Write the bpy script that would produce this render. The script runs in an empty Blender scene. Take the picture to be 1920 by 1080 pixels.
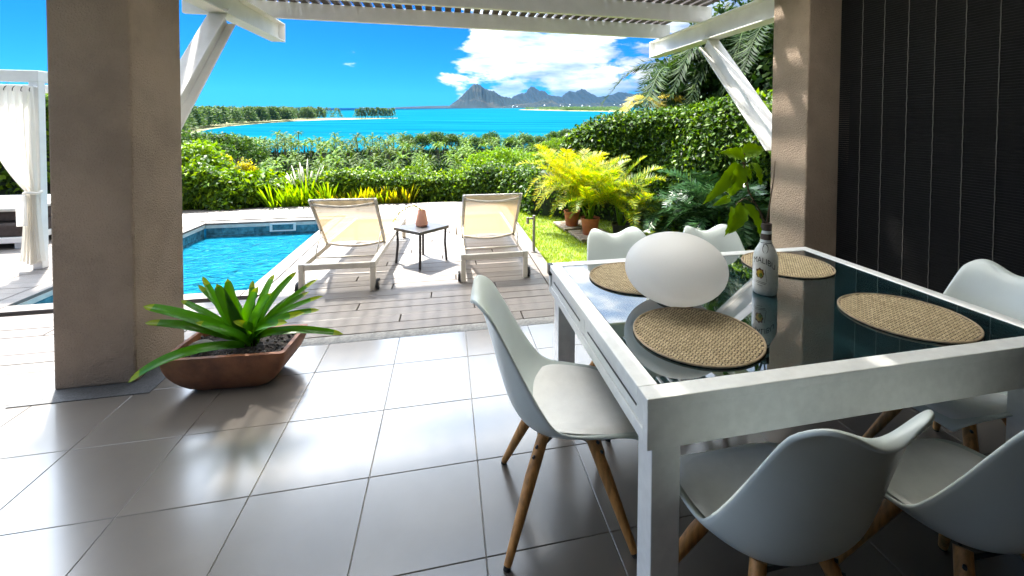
import bpy, bmesh, math, random
import numpy as np
from mathutils import Vector, Matrix

random.seed(7)
RNG = np.random.default_rng(11)
scn = bpy.context.scene
COL = scn.collection
R = math.radians

# ------------------------------------------------------------------ camera
cam_d = bpy.data.cameras.new('camera')
cam_d.sensor_width = 36.0
cam_d.lens = 832.0 / 1920.0 * 36.0
cam_d.shift_x = -(1024 - 960) / 1920.0
cam_d.shift_y = -(540 - 255) / 1920.0
cam_d.clip_start = 0.05
cam_d.clip_end = 60000
cam = bpy.data.objects.new('camera', cam_d)
COL.objects.link(cam)
yaw, pitch, roll = 0.2209, -0.0271, 0.0068
fw = Vector((math.sin(yaw) * math.cos(pitch), math.cos(yaw) * math.cos(pitch), math.sin(pitch)))
rt = Vector((math.cos(yaw), -math.sin(yaw), 0))
up = rt.cross(fw)
r2 = math.cos(roll) * rt + math.sin(roll) * up
u2 = -math.sin(roll) * rt + math.cos(roll) * up
mw = Matrix((r2, u2, -fw)).transposed().to_4x4()
mw.translation = (0, 0, 1.5)
cam.matrix_world = mw
scn.camera = cam

# ------------------------------------------------------------------ light
SUN_EL = 60.0
SUN_AZ = math.atan2(-0.24, 0.42)           # to-sun direction measured from +Y towards +X
sd = Vector((math.sin(SUN_AZ) * math.cos(R(SUN_EL)), math.cos(SUN_AZ) * math.cos(R(SUN_EL)), math.sin(R(SUN_EL))))
sun_d = bpy.data.lights.new('sun', 'SUN')
sun_d.energy = 3.3
sun_d.angle = R(2.0)
sun_d.color = (1.0, 0.94, 0.84)
sun = bpy.data.objects.new('sun', sun_d)
COL.objects.link(sun)
sun.rotation_euler = sd.to_track_quat('Z', 'Y').to_euler()

vs = scn.view_settings
vs.view_transform = 'Standard'
vs.look = 'None'
vs.gamma = 1.0
vs.use_curve_mapping = False
vs.exposure = 2.65
scn.cycles.use_denoising = True
scn.cycles.max_bounces = 8
scn.cycles.diffuse_bounces = 4
scn.cycles.glossy_bounces = 4
scn.cycles.transparent_max_bounces = 16
scn.cycles.transmission_bounces = 6
scn.cycles.caustics_reflective = False
scn.cycles.caustics_refractive = False
scn.cycles.sample_clamp_indirect = 8.0


# ------------------------------------------------------------------ node helpers
class NT:
    def __init__(self, tree):
        self.t = tree

    def n(self, kind, _in=None, **props):
        nd = self.t.nodes.new(kind)
        for k, v in props.items():
            setattr(nd, k, v)
        if _in:
            for k, v in _in.items():
                s = nd.inputs[k]
                if hasattr(v, 'is_output'):
                    self.t.links.new(v, s)
                else:
                    s.default_value = v
        return nd

    def math(self, op, a, b=0.0, clamp=False):
        nd = self.n('ShaderNodeMath', {0: a, 1: b}, operation=op)
        nd.use_clamp = clamp
        return nd.outputs[0]

    def ramp(self, fac, stops, interp='LINEAR'):
        nd = self.n('ShaderNodeValToRGB', {'Fac': fac})
        cr = nd.color_ramp
        cr.interpolation = interp
        while len(cr.elements) < len(stops):
            cr.elements.new(0.5)
        for e, (p_, c_) in zip(cr.elements, stops):
            e.position = p_
            e.color = (c_[0], c_[1], c_[2], 1.0) if len(c_) == 3 else c_
        return nd.outputs['Color']

    def mrange(self, v, a, b, c=0.0, d=1.0, smooth=True):
        nd = self.n('ShaderNodeMapRange', {'Value': v, 'From Min': a, 'From Max': b, 'To Min': c, 'To Max': d})
        nd.interpolation_type = 'SMOOTHSTEP' if smooth else 'LINEAR'
        nd.clamp = True
        return nd.outputs['Result']

    def mix(self, fac, a, b, mode='MIX'):
        nd = self.n('ShaderNodeMix', data_type='RGBA', blend_type=mode)
        for s, v in ((nd.inputs[0], fac), (nd.inputs[6], a), (nd.inputs[7], b)):
            if hasattr(v, 'is_output'):
                self.t.links.new(v, s)
            else:
                s.default_value = (v[0], v[1], v[2], 1.0) if isinstance(v, (tuple, list)) else v
        return nd.outputs[2]

    def noise(self, vec, scale, detail=4.0, rough=0.5, dist=0.0):
        nd = self.n('ShaderNodeTexNoise', {'Scale': scale, 'Detail': detail, 'Roughness': rough, 'Distortion': dist})
        if vec is not None:
            self.t.links.new(vec, nd.inputs['Vector'])
        return nd.outputs['Fac']

    def mapping(self, vec, scale=(1, 1, 1), rot=(0, 0, 0), loc=(0, 0, 0)):
        nd = self.n('ShaderNodeMapping', {'Vector': vec, 'Scale': scale, 'Rotation': rot, 'Location': loc})
        return nd.outputs[0]


# ------------------------------------------------------------------ world sky with broken cumulus
world = bpy.data.worlds.new('World')
scn.world = world
world.use_nodes = True
wt = NT(world.node_tree)
world.node_tree.nodes.clear()
sky = wt.n('ShaderNodeTexSky', sky_type='NISHITA')
sky.sun_disc = False
sky.sun_elevation = R(SUN_EL)
sky.sun_rotation = SUN_AZ
sky.altitude = 50
sky.air_density = 1.0
sky.dust_density = 0.35
sky.ozone_density = 2.0
hs0 = wt.n('ShaderNodeHueSaturation', {'Saturation': 1.25, 'Value': 1.0, 'Color': sky.outputs[0]})
hs = wt.n('ShaderNodeMix', data_type='RGBA', blend_type='MULTIPLY')
world.node_tree.links.new(hs0.outputs[0], hs.inputs[6])
hs.inputs[0].default_value = 1.0
hs.inputs[7].default_value = (0.02, 0.25, 0.62, 1.0)
bg_sky = wt.n('ShaderNodeBackground', {'Color': hs.outputs[2], 'Strength': 0.05})
tc = wt.n('ShaderNodeTexCoord')
gen = tc.outputs['Generated']
sep = wt.n('ShaderNodeSeparateXYZ', {0: gen})
az = wt.math('ARCTAN2', sep.outputs[0], sep.outputs[1])
el = sep.outputs[2]
cl_vec = wt.mapping(gen, scale=(5.5, 5.5, 17.0), loc=(0.3, 0.1, 0.45))
n1 = wt.noise(cl_vec, 1.0, 9.0, 0.56, 0.25)
n2 = wt.noise(wt.mapping(gen, scale=(1.6, 1.6, 4.0), loc=(2.1, 0.4, 0.0)), 1.0, 3.0, 0.5)
m_right = wt.mrange(wt.math('SINE', az), -0.10, 0.12)
m_up = wt.mrange(el, 0.20, 0.34)
cover = wt.math('MAXIMUM', wt.math('MULTIPLY', m_right, 1.04), wt.math('MULTIPLY', m_up, 1.45))
dens = wt.math('ADD', wt.math('MULTIPLY', cover, 0.33), wt.math('SUBTRACT', n1, 0.67))
dens = wt.math('ADD', dens, wt.math('MULTIPLY', wt.math('SUBTRACT', n2, 0.5), 0.25))
low = wt.mrange(el, 0.045, 0.10)
alpha = wt.math('MULTIPLY', wt.mrange(dens, 0.0, 0.075), wt.mrange(el, -0.02, 0.02))
alpha = wt.math('MULTIPLY', alpha, wt.math('ADD', 0.55, wt.math('MULTIPLY', low, 0.45)))
n3 = wt.noise(wt.mapping(gen, scale=(7.0, 7.0, 30.0), loc=(1.3, 0.2, 0.2)), 1.0, 6.0, 0.55)
ccol = wt.ramp(n3, [(0.36, (0.26, 0.38, 0.60)), (0.49, (0.55, 0.66, 0.80)), (0.62, (1.05, 1.04, 1.02))])
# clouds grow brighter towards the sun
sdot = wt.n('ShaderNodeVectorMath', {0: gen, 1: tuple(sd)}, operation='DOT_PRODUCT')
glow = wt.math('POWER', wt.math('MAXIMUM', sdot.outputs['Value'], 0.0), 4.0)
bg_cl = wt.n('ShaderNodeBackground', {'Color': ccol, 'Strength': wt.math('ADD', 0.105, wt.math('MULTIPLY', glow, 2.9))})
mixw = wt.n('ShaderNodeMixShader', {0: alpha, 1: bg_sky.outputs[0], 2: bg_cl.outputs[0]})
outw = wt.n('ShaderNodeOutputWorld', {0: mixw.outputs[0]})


# ------------------------------------------------------------------ materials
MATS = {}


def principled(name, base=(0.5, 0.5, 0.5), rough=0.6, metal=0.0, var=0.0, var_scale=8.0, bump=0.0, bump_scale=60.0,
               coat=0.0, coat_rough=0.1, spec=0.5, stretch=(1, 1, 1), island=0.0, col2=None, bump_detail=4.0, rough_var=True):
    m = bpy.data.materials.new(name)
    m.use_nodes = True
    nt = NT(m.node_tree)
    b = m.node_tree.nodes['Principled BSDF']
    b.inputs['Roughness'].default_value = rough
    b.inputs['Metallic'].default_value = metal
    b.inputs['Coat Weight'].default_value = coat
    b.inputs['Coat Roughness'].default_value = coat_rough
    b.inputs['Specular IOR Level'].default_value = spec
    tcn = nt.n('ShaderNodeTexCoord')
    oco = tcn.outputs['Object']
    if island > 0:                        # alike pieces share a mesh: shift the pattern from piece to piece
        oi_ = nt.n('ShaderNodeObjectInfo')
        oco = nt.n('ShaderNodeVectorMath', {0: oco, 1: nt.n('ShaderNodeVectorMath', {0: oi_.outputs['Location'], 1: (3.7, 5.3, 2.9)}, operation='MULTIPLY').outputs[0]}, operation='ADD').outputs[0]
    vec = nt.mapping(oco, scale=stretch)
    col = (base[0], base[1], base[2], 1)
    if var > 0 or col2:
        c2 = col2 or tuple(max(0, c * (1 - var)) for c in base)
        c1 = base if col2 else tuple(min(1, c * (1 + var)) for c in base)
        f = nt.noise(vec, var_scale, 6.0, 0.6)
        f = nt.mrange(f, 0.3, 0.7)
        col = nt.mix(f, c2, c1)
    if island > 0:
        g = nt.n('ShaderNodeObjectInfo')
        hsv = nt.n('ShaderNodeHueSaturation', {'Value': nt.mrange(g.outputs['Random'], 0, 1, 1 - island, 1 + island, False), 'Color': col})
        col = hsv.outputs[0]
    if hasattr(col, 'is_output'):
        m.node_tree.links.new(col, b.inputs['Base Color'])
        rr = nt.noise(vec, var_scale * 2.3, 3.0, 0.5)
        if rough_var:
            m.node_tree.links.new(nt.mrange(rr, 0.2, 0.8, rough * 0.85, min(1, rough * 1.15), False), b.inputs['Roughness'])
    else:
        b.inputs['Base Color'].default_value = col
    if bump > 0:
        h = nt.noise(vec, bump_scale, bump_detail, 0.6)
        bn = nt.n('ShaderNodeBump', {'Height': h, 'Strength': 1.0, 'Distance': bump})
        m.node_tree.links.new(bn.outputs[0], b.inputs['Normal'])
    MATS[name] = m
    return m


def leaf_mat(name, c_a, c_b, c_c=None, transl=0.45, rough=0.45, spec=0.28, ov=0.15):
    """c_a..c_c vary from leaf to leaf."""
    m = bpy.data.materials.new(name)
    m.use_nodes = True
    t = m.node_tree
    t.nodes.clear()
    nt = NT(t)
    g = nt.n('ShaderNodeNewGeometry')
    oi = nt.n('ShaderNodeObjectInfo')
    stops = [(0.0, c_a), (0.6, c_b)] + ([(1.0, c_c)] if c_c else [])
    col = nt.ramp(g.outputs['Random Per Island'], stops)
    hsv = nt.n('ShaderNodeHueSaturation', {'Color': col, 'Value': nt.mrange(oi.outputs['Random'], 0, 1, 1 - ov, 1 + ov, False)})
    col = hsv.outputs[0]
    p_ = nt.n('ShaderNodeBsdfPrincipled', {'Base Color': col, 'Roughness': rough, 'Specular IOR Level': spec})
    tcol = nt.n('ShaderNodeHueSaturation', {'Color': col, 'Saturation': 1.1, 'Value': 1.5, 'Hue': 0.485})
    tr = nt.n('ShaderNodeBsdfTranslucent', {'Color': tcol.outputs[0]})
    mx = nt.n('ShaderNodeMixShader', {0: transl, 1: p_.outputs[0], 2: tr.outputs[0]})
    nt.n('ShaderNodeOutputMaterial', {0: mx.outputs[0]})
    MATS[name] = m
    return m


principled('stucco', (0.30, 0.225, 0.165), 0.9, var=0.16, var_scale=2.5, bump=0.02, bump_scale=95, bump_detail=6)
principled('tile', (0.094, 0.086, 0.078), 0.30, var=0.10, var_scale=2.2, rough_var=False, coat=0.9, coat_rough=0.2, island=0.10)
MATS['tile'].node_tree.nodes['Principled BSDF'].inputs['Coat IOR'].default_value = 1.85
MATS['tile'].node_tree.nodes['Principled BSDF'].inputs['Coat Tint'].default_value = (1.0, 0.965, 0.92, 1.0)
principled('grout', (0.30, 0.285, 0.265), 0.9, var=0.2, var_scale=20)
principled('concrete', (0.17, 0.165, 0.155), 0.85, var=0.25, var_scale=40, bump=0.004, bump_scale=120)
principled('granite', (0.040, 0.040, 0.042), 0.55, var=0.45, var_scale=90, bump=0.002, bump_scale=150)
principled('white_paint', (0.80, 0.79, 0.77), 0.35, var=0.05, var_scale=5, bump=0.0006, bump_scale=60)
principled('plaster', (0.70, 0.68, 0.64), 0.85, var=0.05, var_scale=4, bump=0.002, bump_scale=90)
principled('ceiling_white', (0.70, 0.645, 0.56), 0.8, var=0.05, var_scale=3)
principled('ceiling_wood', (0.16, 0.12, 0.09), 0.7, var=0.2, var_scale=6)
principled('dark_wood', (0.055, 0.04, 0.032), 0.55, var=0.3, var_scale=12, stretch=(8, 1, 8), bump=0.001, bump_scale=60)
principled('dark_frame', (0.008, 0.0076, 0.0074), 0.6, spec=0.2, var=0.2, var_scale=8)
principled('blind', (0.0045, 0.0042, 0.0042), 0.8, spec=0.15, var=0.35, var_scale=30, stretch=(1, 0.4, 6))
principled('cord', (0.13, 0.122, 0.11), 0.85)
principled('chair_shell', (0.60, 0.66, 0.64), 0.33, var=0.03, var_scale=6, coat=0.15, coat_rough=0.2)
principled('chair_pad', (0.86, 0.85, 0.83), 0.42, var=0.04, var_scale=14, bump=0.0008, bump_scale=220)
principled('beech', (0.42, 0.20, 0.055), 0.5, var=0.35, var_scale=9, stretch=(7, 7, 1), bump=0.0006, bump_scale=50)
principled('black_metal', (0.02, 0.02, 0.02), 0.4)
principled('rubber', (0.018, 0.018, 0.018), 0.75)
principled('alu', (0.78, 0.79, 0.775), 0.38, metal=0.1, var=0.05, var_scale=25, bump=0.0002, bump_scale=400)
principled('glass_top', (0.006, 0.020, 0.024), 0.03, coat=1.0, coat_rough=0.015, spec=0.9)
MATS['glass_top'].node_tree.nodes['Principled BSDF'].inputs['Coat IOR'].default_value = 1.7
principled('window_glass', (0.004, 0.006, 0.007), 0.06, spec=0.25)
principled('rattan', (0.60, 0.48, 0.29), 0.7, col2=(0.34, 0.26, 0.14), var_scale=60)
principled('rattan_dark', (0.07, 0.045, 0.02), 0.9)
principled('mat_rim', (0.36, 0.27, 0.17), 0.75, var=0.25, var_scale=60)
principled('lamp_white', (0.90, 0.885, 0.86), 0.38, var=0.02, var_scale=4, bump=0.0003, bump_scale=160)
principled('terracotta', (0.27, 0.105, 0.042), 0.62, col2=(0.13, 0.045, 0.020), var_scale=7, bump=0.003, bump_scale=45)
principled('pot_clay', (0.40, 0.115, 0.040), 0.75, col2=(0.26, 0.075, 0.03), var_scale=9, bump=0.002, bump_scale=60)
principled('soil', (0.022, 0.015, 0.011), 0.95, var=0.4, var_scale=40, bump=0.02, bump_scale=50)
principled('pebble', (0.045, 0.038, 0.032), 0.7, var=0.5, var_scale=12, island=0.3)
principled('river_stone', (0.17, 0.145, 0.10), 0.7, var=0.25, var_scale=14, bump=0.003, bump_scale=40)
principled('lounger_frame', (0.66, 0.61, 0.53), 0.38, metal=0.25, var=0.05, var_scale=12)
principled('side_table', (0.045, 0.043, 0.045), 0.38, var=0.15, var_scale=8)
principled('blush_vase', (0.60, 0.30, 0.22), 0.5, var=0.06, var_scale=12)
principled('twig', (0.13, 0.085, 0.05), 0.85, var=0.3, var_scale=30)
principled('post_metal', (0.30, 0.29, 0.28), 0.35, metal=0.7, var=0.1, var_scale=20)
principled('pallet', (0.26, 0.21, 0.16), 0.85, var=0.35, var_scale=8, stretch=(2, 12, 12), bump=0.002, bump_scale=20)
principled('sofa', (0.055, 0.040, 0.035), 0.85, var=0.2, var_scale=20, bump=0.002, bump_scale=200)
principled('sofa_top', (0.50, 0.48, 0.45), 0.9, var=0.1, var_scale=10)
principled('pool_tile', (0.05, 0.145, 0.19), 0.25, var=0.45, var_scale=14, island=0.25)
principled('pool_lip', (0.50, 0.52, 0.50), 0.5, var=0.12, var_scale=10)
principled('pool_basin', (0.035, 0.46, 0.74), 0.4, col2=(0.03, 0.40, 0.68), var_scale=1.2)
principled('skimmer', (0.62, 0.68, 0.70), 0.4)
principled('bark', (0.16, 0.125, 0.09), 0.9, var=0.35, var_scale=6, stretch=(3, 3, 1), bump=0.02, bump_scale=14)
principled('lawn_soil', (0.13, 0.19, 0.02), 0.95, var=0.35, var_scale=7, bump=0.01, bump_scale=70)
principled('bed_soil', (0.05, 0.055, 0.02), 0.95, var=0.4, var_scale=5, bump=0.02, bump_scale=20)
principled('hillside', (0.016, 0.034, 0.008), 0.95, col2=(0.07, 0.10, 0.025), var_scale=0.06)
principled('sand', (0.21, 0.165, 0.085), 0.9, col2=(0.11, 0.15, 0.025), var_scale=0.035)
principled('dark_core', (0.012, 0.022, 0.006), 0.95, var=0.4, var_scale=6)  # dark filler colour for the shaded inside of the hedges
principled('shore_rock', (0.045, 0.05, 0.025), 0.95, var=0.4, var_scale=0.05)
principled('roof_white', (0.72, 0.72, 0.74), 0.6, var=0.08, var_scale=1)
principled('ink', (0.012, 0.012, 0.014), 0.6)
principled('bottle_white', (0.66, 0.68, 0.67), 0.28, var=0.03, var_scale=30, coat=0.3, coat_rough=0.08)
principled('bottle_cap', (0.085, 0.055, 0.042), 0.5, var=0.2, var_scale=30)
principled('emblem_yellow', (0.46, 0.33, 0.03), 0.5, var=0.3, var_scale=60)
principled('emblem_green', (0.13, 0.20, 0.02), 0.5, var=0.3, var_scale=60)
principled('emblem_brown', (0.12, 0.05, 0.03), 0.5)
principled('plume', (0.78, 0.74, 0.60), 0.9, var=0.1, var_scale=20)

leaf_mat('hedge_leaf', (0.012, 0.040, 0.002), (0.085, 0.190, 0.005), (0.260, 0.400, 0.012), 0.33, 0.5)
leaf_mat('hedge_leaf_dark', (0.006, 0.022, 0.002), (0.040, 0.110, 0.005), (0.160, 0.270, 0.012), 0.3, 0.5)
leaf_mat('bright_leaf', (0.060, 0.135, 0.006), (0.115, 0.225, 0.008), (0.19, 0.30, 0.015), 0.45)
leaf_mat('yellow_leaf', (0.28, 0.29, 0.010), (0.40, 0.37, 0.010), (0.50, 0.42, 0.012), 0.4)
leaf_mat('areca_leaf', (0.07, 0.17, 0.004), (0.20, 0.29, 0.005), (0.50, 0.42, 0.006), 0.45, 0.45)
leaf_mat('areca_gold', (0.12, 0.21, 0.004), (0.30, 0.32, 0.005), (0.54, 0.42, 0.006), 0.45, 0.45)
leaf_mat('palm_leaf', (0.014, 0.058, 0.008), (0.046, 0.118, 0.009), (0.20, 0.26, 0.013), 0.18, 0.6, 0.12, 0.5)
leaf_mat('palm_leaf_dark', (0.006, 0.022, 0.004), (0.014, 0.042, 0.006), (0.045, 0.085, 0.010), 0.25, 0.6, 0.1)
leaf_mat('palm_leaf_dry', (0.36, 0.30, 0.06), (0.50, 0.42, 0.09), (0.30, 0.30, 0.05), 0.4, 0.5)
leaf_mat('cycad_leaf', (0.012, 0.040, 0.014), (0.024, 0.070, 0.022), (0.05, 0.10, 0.03), 0.2, 0.28)
leaf_mat('flax_leaf', (0.13, 0.22, 0.01), (0.34, 0.33, 0.03), (0.52, 0.40, 0.04), 0.45)
leaf_mat('flax_green', (0.10, 0.22, 0.008), (0.16, 0.29, 0.012), (0.26, 0.34, 0.02), 0.45)
leaf_mat('flax_red', (0.40, 0.14, 0.02), (0.45, 0.22, 0.02), (0.40, 0.30, 0.03), 0.4)
leaf_mat('grass_blade', (0.12, 0.21, 0.008), (0.20, 0.29, 0.010), (0.30, 0.36, 0.02), 0.4, 0.5)
leaf_mat('far_leaf', (0.016, 0.050, 0.010), (0.038, 0.095, 0.012), (0.095, 0.170, 0.014), 0.3, 0.6)
leaf_mat('under_leaf_shaded', (0.003, 0.011, 0.003), (0.008, 0.024, 0.004), (0.025, 0.050, 0.008), 0.15, 0.8, 0.1)  # leaf colour darkened to put shaded gaps below the palms
leaf_mat('far_leaf_lime', (0.06, 0.14, 0.008), (0.11, 0.22, 0.010), (0.20, 0.30, 0.014), 0.4, 0.6)
leaf_mat('feather_leaf', (0.045, 0.095, 0.022), (0.075, 0.140, 0.030), (0.125, 0.195, 0.04), 0.25, 0.7)
leaf_mat('strap_leaf', (0.035, 0.15, 0.006), (0.05, 0.19, 0.008), (0.08, 0.23, 0.010), 0.45, 0.3, 0.5, 0.4)
leaf_mat('strap_tip', (0.16, 0.24, 0.010), (0.20, 0.28, 0.012), (0.26, 0.26, 0.02), 0.45, 0.35, 0.4, 0.3)
leaf_mat('vine_leaf', (0.090, 0.19, 0.012), (0.13, 0.24, 0.018), (0.17, 0.27, 0.03), 0.45, 0.35)


def mat_deck():
    m = principled('deck', (0.128, 0.108, 0.094), 0.42, spec=0.6, var=0.10, var_scale=5, stretch=(0.6, 6, 6), island=0.09)
    t = m.node_tree
    nt = NT(t)
    b = t.nodes['Principled BSDF']
    tcn = nt.n('ShaderNodeTexCoord')
    w = nt.n('ShaderNodeTexWave', {'Vector': tcn.outputs['Object'], 'Scale': 42.0, 'Distortion': 0.15, 'Detail': 1.0})
    w.bands_direction = 'Y'
    nz = nt.noise(nt.mapping(tcn.outputs['Object'], scale=(3, 70, 70)), 1.0, 4.0, 0.6)
    h = nt.math('ADD', w.outputs['Fac'], nz)
    bn = nt.n('ShaderNodeBump', {'Height': h, 'Strength': 0.7, 'Distance': 0.0025})
    t.links.new(bn.outputs[0], b.inputs['Normal'])
    return m


mat_deck()


def mat_sling():
    m = bpy.data.materials.new('sling')
    m.use_nodes = True
    t = m.node_tree
    t.nodes.clear()
    nt = NT(t)
    tcn = nt.n('ShaderNodeTexCoord')
    col = nt.mix(nt.noise(nt.mapping(tcn.outputs['Object'], scale=(160, 160, 160)), 1.0, 2.0), (0.37, 0.27, 0.150), (0.45, 0.335, 0.20))
    d = nt.n('ShaderNodeBsdfDiffuse', {'Color': col})
    tr = nt.n('ShaderNodeBsdfTranslucent', {'Color': col})
    tp = nt.n('ShaderNodeBsdfTransparent', {'Color': (1, 1, 1, 1)})
    a = nt.n('ShaderNodeMixShader', {0: 0.35, 1: d.outputs[0], 2: tr.outputs[0]})
    b = nt.n('ShaderNodeMixShader', {0: 0.22, 1: a.outputs[0], 2: tp.outputs[0]})
    nt.n('ShaderNodeOutputMaterial', {0: b.outputs[0]})
    MATS['sling'] = m


mat_sling()


def mat_sheer():
    m = bpy.data.materials.new('sheer')
    m.use_nodes = True
    t = m.node_tree
    t.nodes.clear()
    nt = NT(t)
    c = (0.86, 0.83, 0.77, 1)
    d = nt.n('ShaderNodeBsdfDiffuse', {'Color': c})
    tr = nt.n('ShaderNodeBsdfTranslucent', {'Color': c})
    tp = nt.n('ShaderNodeBsdfTransparent', {'Color': (1, 1, 1, 1)})
    a = nt.n('ShaderNodeMixShader', {0: 0.45, 1: d.outputs[0], 2: tr.outputs[0]})
    b = nt.n('ShaderNodeMixShader', {0: 0.10, 1: a.outputs[0], 2: tp.outputs[0]})
    nt.n('ShaderNodeOutputMaterial', {0: b.outputs[0]})
    MATS['sheer'] = m


mat_sheer()


def mat_sheet():
    m = bpy.data.materials.new('added_light_sheet')  # translucent material of the unseen panels added to brighten the terrace
    m.use_nodes = True
    t = m.node_tree
    t.nodes.clear()
    nt = NT(t)
    d = nt.n('ShaderNodeBsdfDiffuse', {'Color': (0.7, 0.7, 0.68, 1)})
    tr = nt.n('ShaderNodeBsdfTranslucent', {'Color': (0.90, 0.89, 0.86, 1)})
    a = nt.n('ShaderNodeMixShader', {0: 0.88, 1: d.outputs[0], 2: tr.outputs[0]})
    nt.n('ShaderNodeOutputMaterial', {0: a.outputs[0]})
    MATS['added_light_sheet'] = m


mat_sheet()


def mat_milk():
    m = bpy.data.materials.new('milk_glass')
    m.use_nodes = True
    t = m.node_tree
    nt = NT(t)
    b = t.nodes['Principled BSDF']
    b.inputs['Base Color'].default_value = (0.95, 0.94, 0.92, 1)
    b.inputs['Roughness'].default_value = 0.4
    tr = nt.n('ShaderNodeBsdfTranslucent', {'Color': (0.97, 0.96, 0.94, 1)})
    mx = nt.n('ShaderNodeMixShader', {0: 0.5, 1: b.outputs[0], 2: tr.outputs[0]})
    t.links.new(mx.outputs[0], t.nodes['Material Output'].inputs[0])
    MATS['milk_glass'] = m


mat_milk()


def mat_pool_water():
    m = bpy.data.materials.new('pool_water')
    m.use_nodes = True
    t = m.node_tree
    t.nodes.clear()
    nt = NT(t)
    tcn = nt.n('ShaderNodeTexCoord')
    v = nt.mapping(tcn.outputs['Object'], scale=(1.0, 1.9, 1.0), rot=(0, 0, R(-28)))
    h1 = nt.noise(v, 4.2, 3.0, 0.55, 1.2)
    h2 = nt.noise(v, 13.0, 2.0, 0.5, 0.6)
    h = nt.math('ADD', nt.math('MULTIPLY', h1, 1.0), nt.math('MULTIPLY', h2, 0.35))
    bn = nt.n('ShaderNodeBump', {'Height': h, 'Strength': 1.0, 'Distance': 0.45})
    fr = nt.n('ShaderNodeFresnel', {'IOR': 1.33, 'Normal': bn.outputs[0]})
    gl = nt.n('ShaderNodeBsdfGlossy', {'Color': (1, 1, 1, 1), 'Roughness': 0.03, 'Normal': bn.outputs[0]})
    tp = nt.n('ShaderNodeBsdfTransparent', {'Color': (0.42, 0.88, 0.97, 1)})
    df = nt.n('ShaderNodeBsdfDiffuse', {'Color': (0.012, 0.26, 0.42, 1), 'Normal': bn.outputs[0]})
    body = nt.n('ShaderNodeMixShader', {0: 0.72, 1: tp.outputs[0], 2: df.outputs[0]})
    mx = nt.n('ShaderNodeMixShader', {0: fr.outputs[0], 1: body.outputs[0], 2: gl.outputs[0]})
    nt.n('ShaderNodeOutputMaterial', {0: mx.outputs[0]})
    MATS['pool_water'] = m


mat_pool_water()


def mat_sea():
    m = bpy.data.materials.new('sea_water')
    m.use_nodes = True
    nt = NT(m.node_tree)
    b = m.node_tree.nodes['Principled BSDF']
    tcn = nt.n('ShaderNodeTexCoord')
    o = tcn.outputs['Object']
    sp = nt.n('ShaderNodeSeparateXYZ', {0: o})
    n_big = nt.noise(nt.mapping(o, scale=(0.0011, 0.0042, 1)), 1.0, 5.0, 0.6, 0.4)
    n_mid = nt.noise(nt.mapping(o, scale=(0.006, 0.022, 1), rot=(0, 0, 0.1)), 1.0, 5.0, 0.65, 0.6)
    c = nt.ramp(n_big, [(0.30, (0.001, 0.045, 0.085)), (0.50, (0.002, 0.073, 0.110)), (0.68, (0.005, 0.100, 0.130))])
    c = nt.mix(nt.mrange(n_mid, 0.60, 0.80, 0, 0.55), c, (0.025, 0.150, 0.175))
    c = nt.mix(nt.mrange(n_mid, 0.42, 0.22, 0, 0.5), c, (0.001, 0.035, 0.075))
    # beyond the reef the bottom drops away
    deep = nt.mrange(nt.math('SUBTRACT', sp.outputs[1], nt.math('MULTIPLY', sp.outputs[0], 2.2)), 3300.0, 6500.0)
    c = nt.mix(deep, c, (0.0005, 0.014, 0.050))
    m.node_tree.links.new(c, b.inputs['Base Color'])
    b.inputs['Roughness'].default_value = 0.6
    b.inputs['Specular IOR Level'].default_value = 0.0
    MATS['sea_water'] = m


mat_sea()


def mat_mountain(name, c_forest_haze, c_rock, scale):
    m = principled(name, c_forest_haze, 0.95, spec=0.1)
    nt = NT(m.node_tree)
    b = m.node_tree.nodes['Principled BSDF']
    tcn = nt.n('ShaderNodeTexCoord')
    o = tcn.outputs['Object']
    a = nt.noise(nt.mapping(o, scale=(scale, scale, scale * 2)), 1.0, 8.0, 0.65, 0.5)
    c = nt.mix(nt.mrange(a, 0.50, 0.66), c_forest_haze, c_rock)
    a2 = nt.noise(nt.mapping(o, scale=(scale * 9, scale * 9, scale * 9)), 1.0, 5.0, 0.6)
    c = nt.mix(nt.mrange(a2, 0.35, 0.7, 0.0, 0.6), c, tuple(x * 0.5 for x in c_forest_haze))
    m.node_tree.links.new(c, b.inputs['Base Color'])
    return m


mat_mountain('mountain_near', (0.002, 0.010, 0.012), (0.042, 0.036, 0.024), 0.0022)  # forest colour tinted blue to add to the distance haze
mat_mountain('mountain_far', (0.002, 0.008, 0.013), (0.005, 0.013, 0.017), 0.0016)  # distance haze painted in as a blue tint of forest and rock


# ------------------------------------------------------------------ mesh helpers
def fast_mesh(name, V, Q):
    """V (n,3) array, Q (m,k) face index array."""
    V = np.asarray(V, dtype=np.float32)
    Q = np.asarray(Q, dtype=np.int32)
    me = bpy.data.meshes.new(name)
    k = Q.shape[1]
    me.vertices.add(len(V))
    me.vertices.foreach_set('co', V.ravel())
    me.loops.add(Q.size)
    me.loops.foreach_set('vertex_index', Q.ravel())
    me.polygons.add(len(Q))
    me.polygons.foreach_set('loop_start', np.arange(0, Q.size, k, dtype=np.int32))
    me.polygons.foreach_set('loop_total', np.full(len(Q), k, dtype=np.int32))
    me.update(calc_edges=True)
    return me


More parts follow.
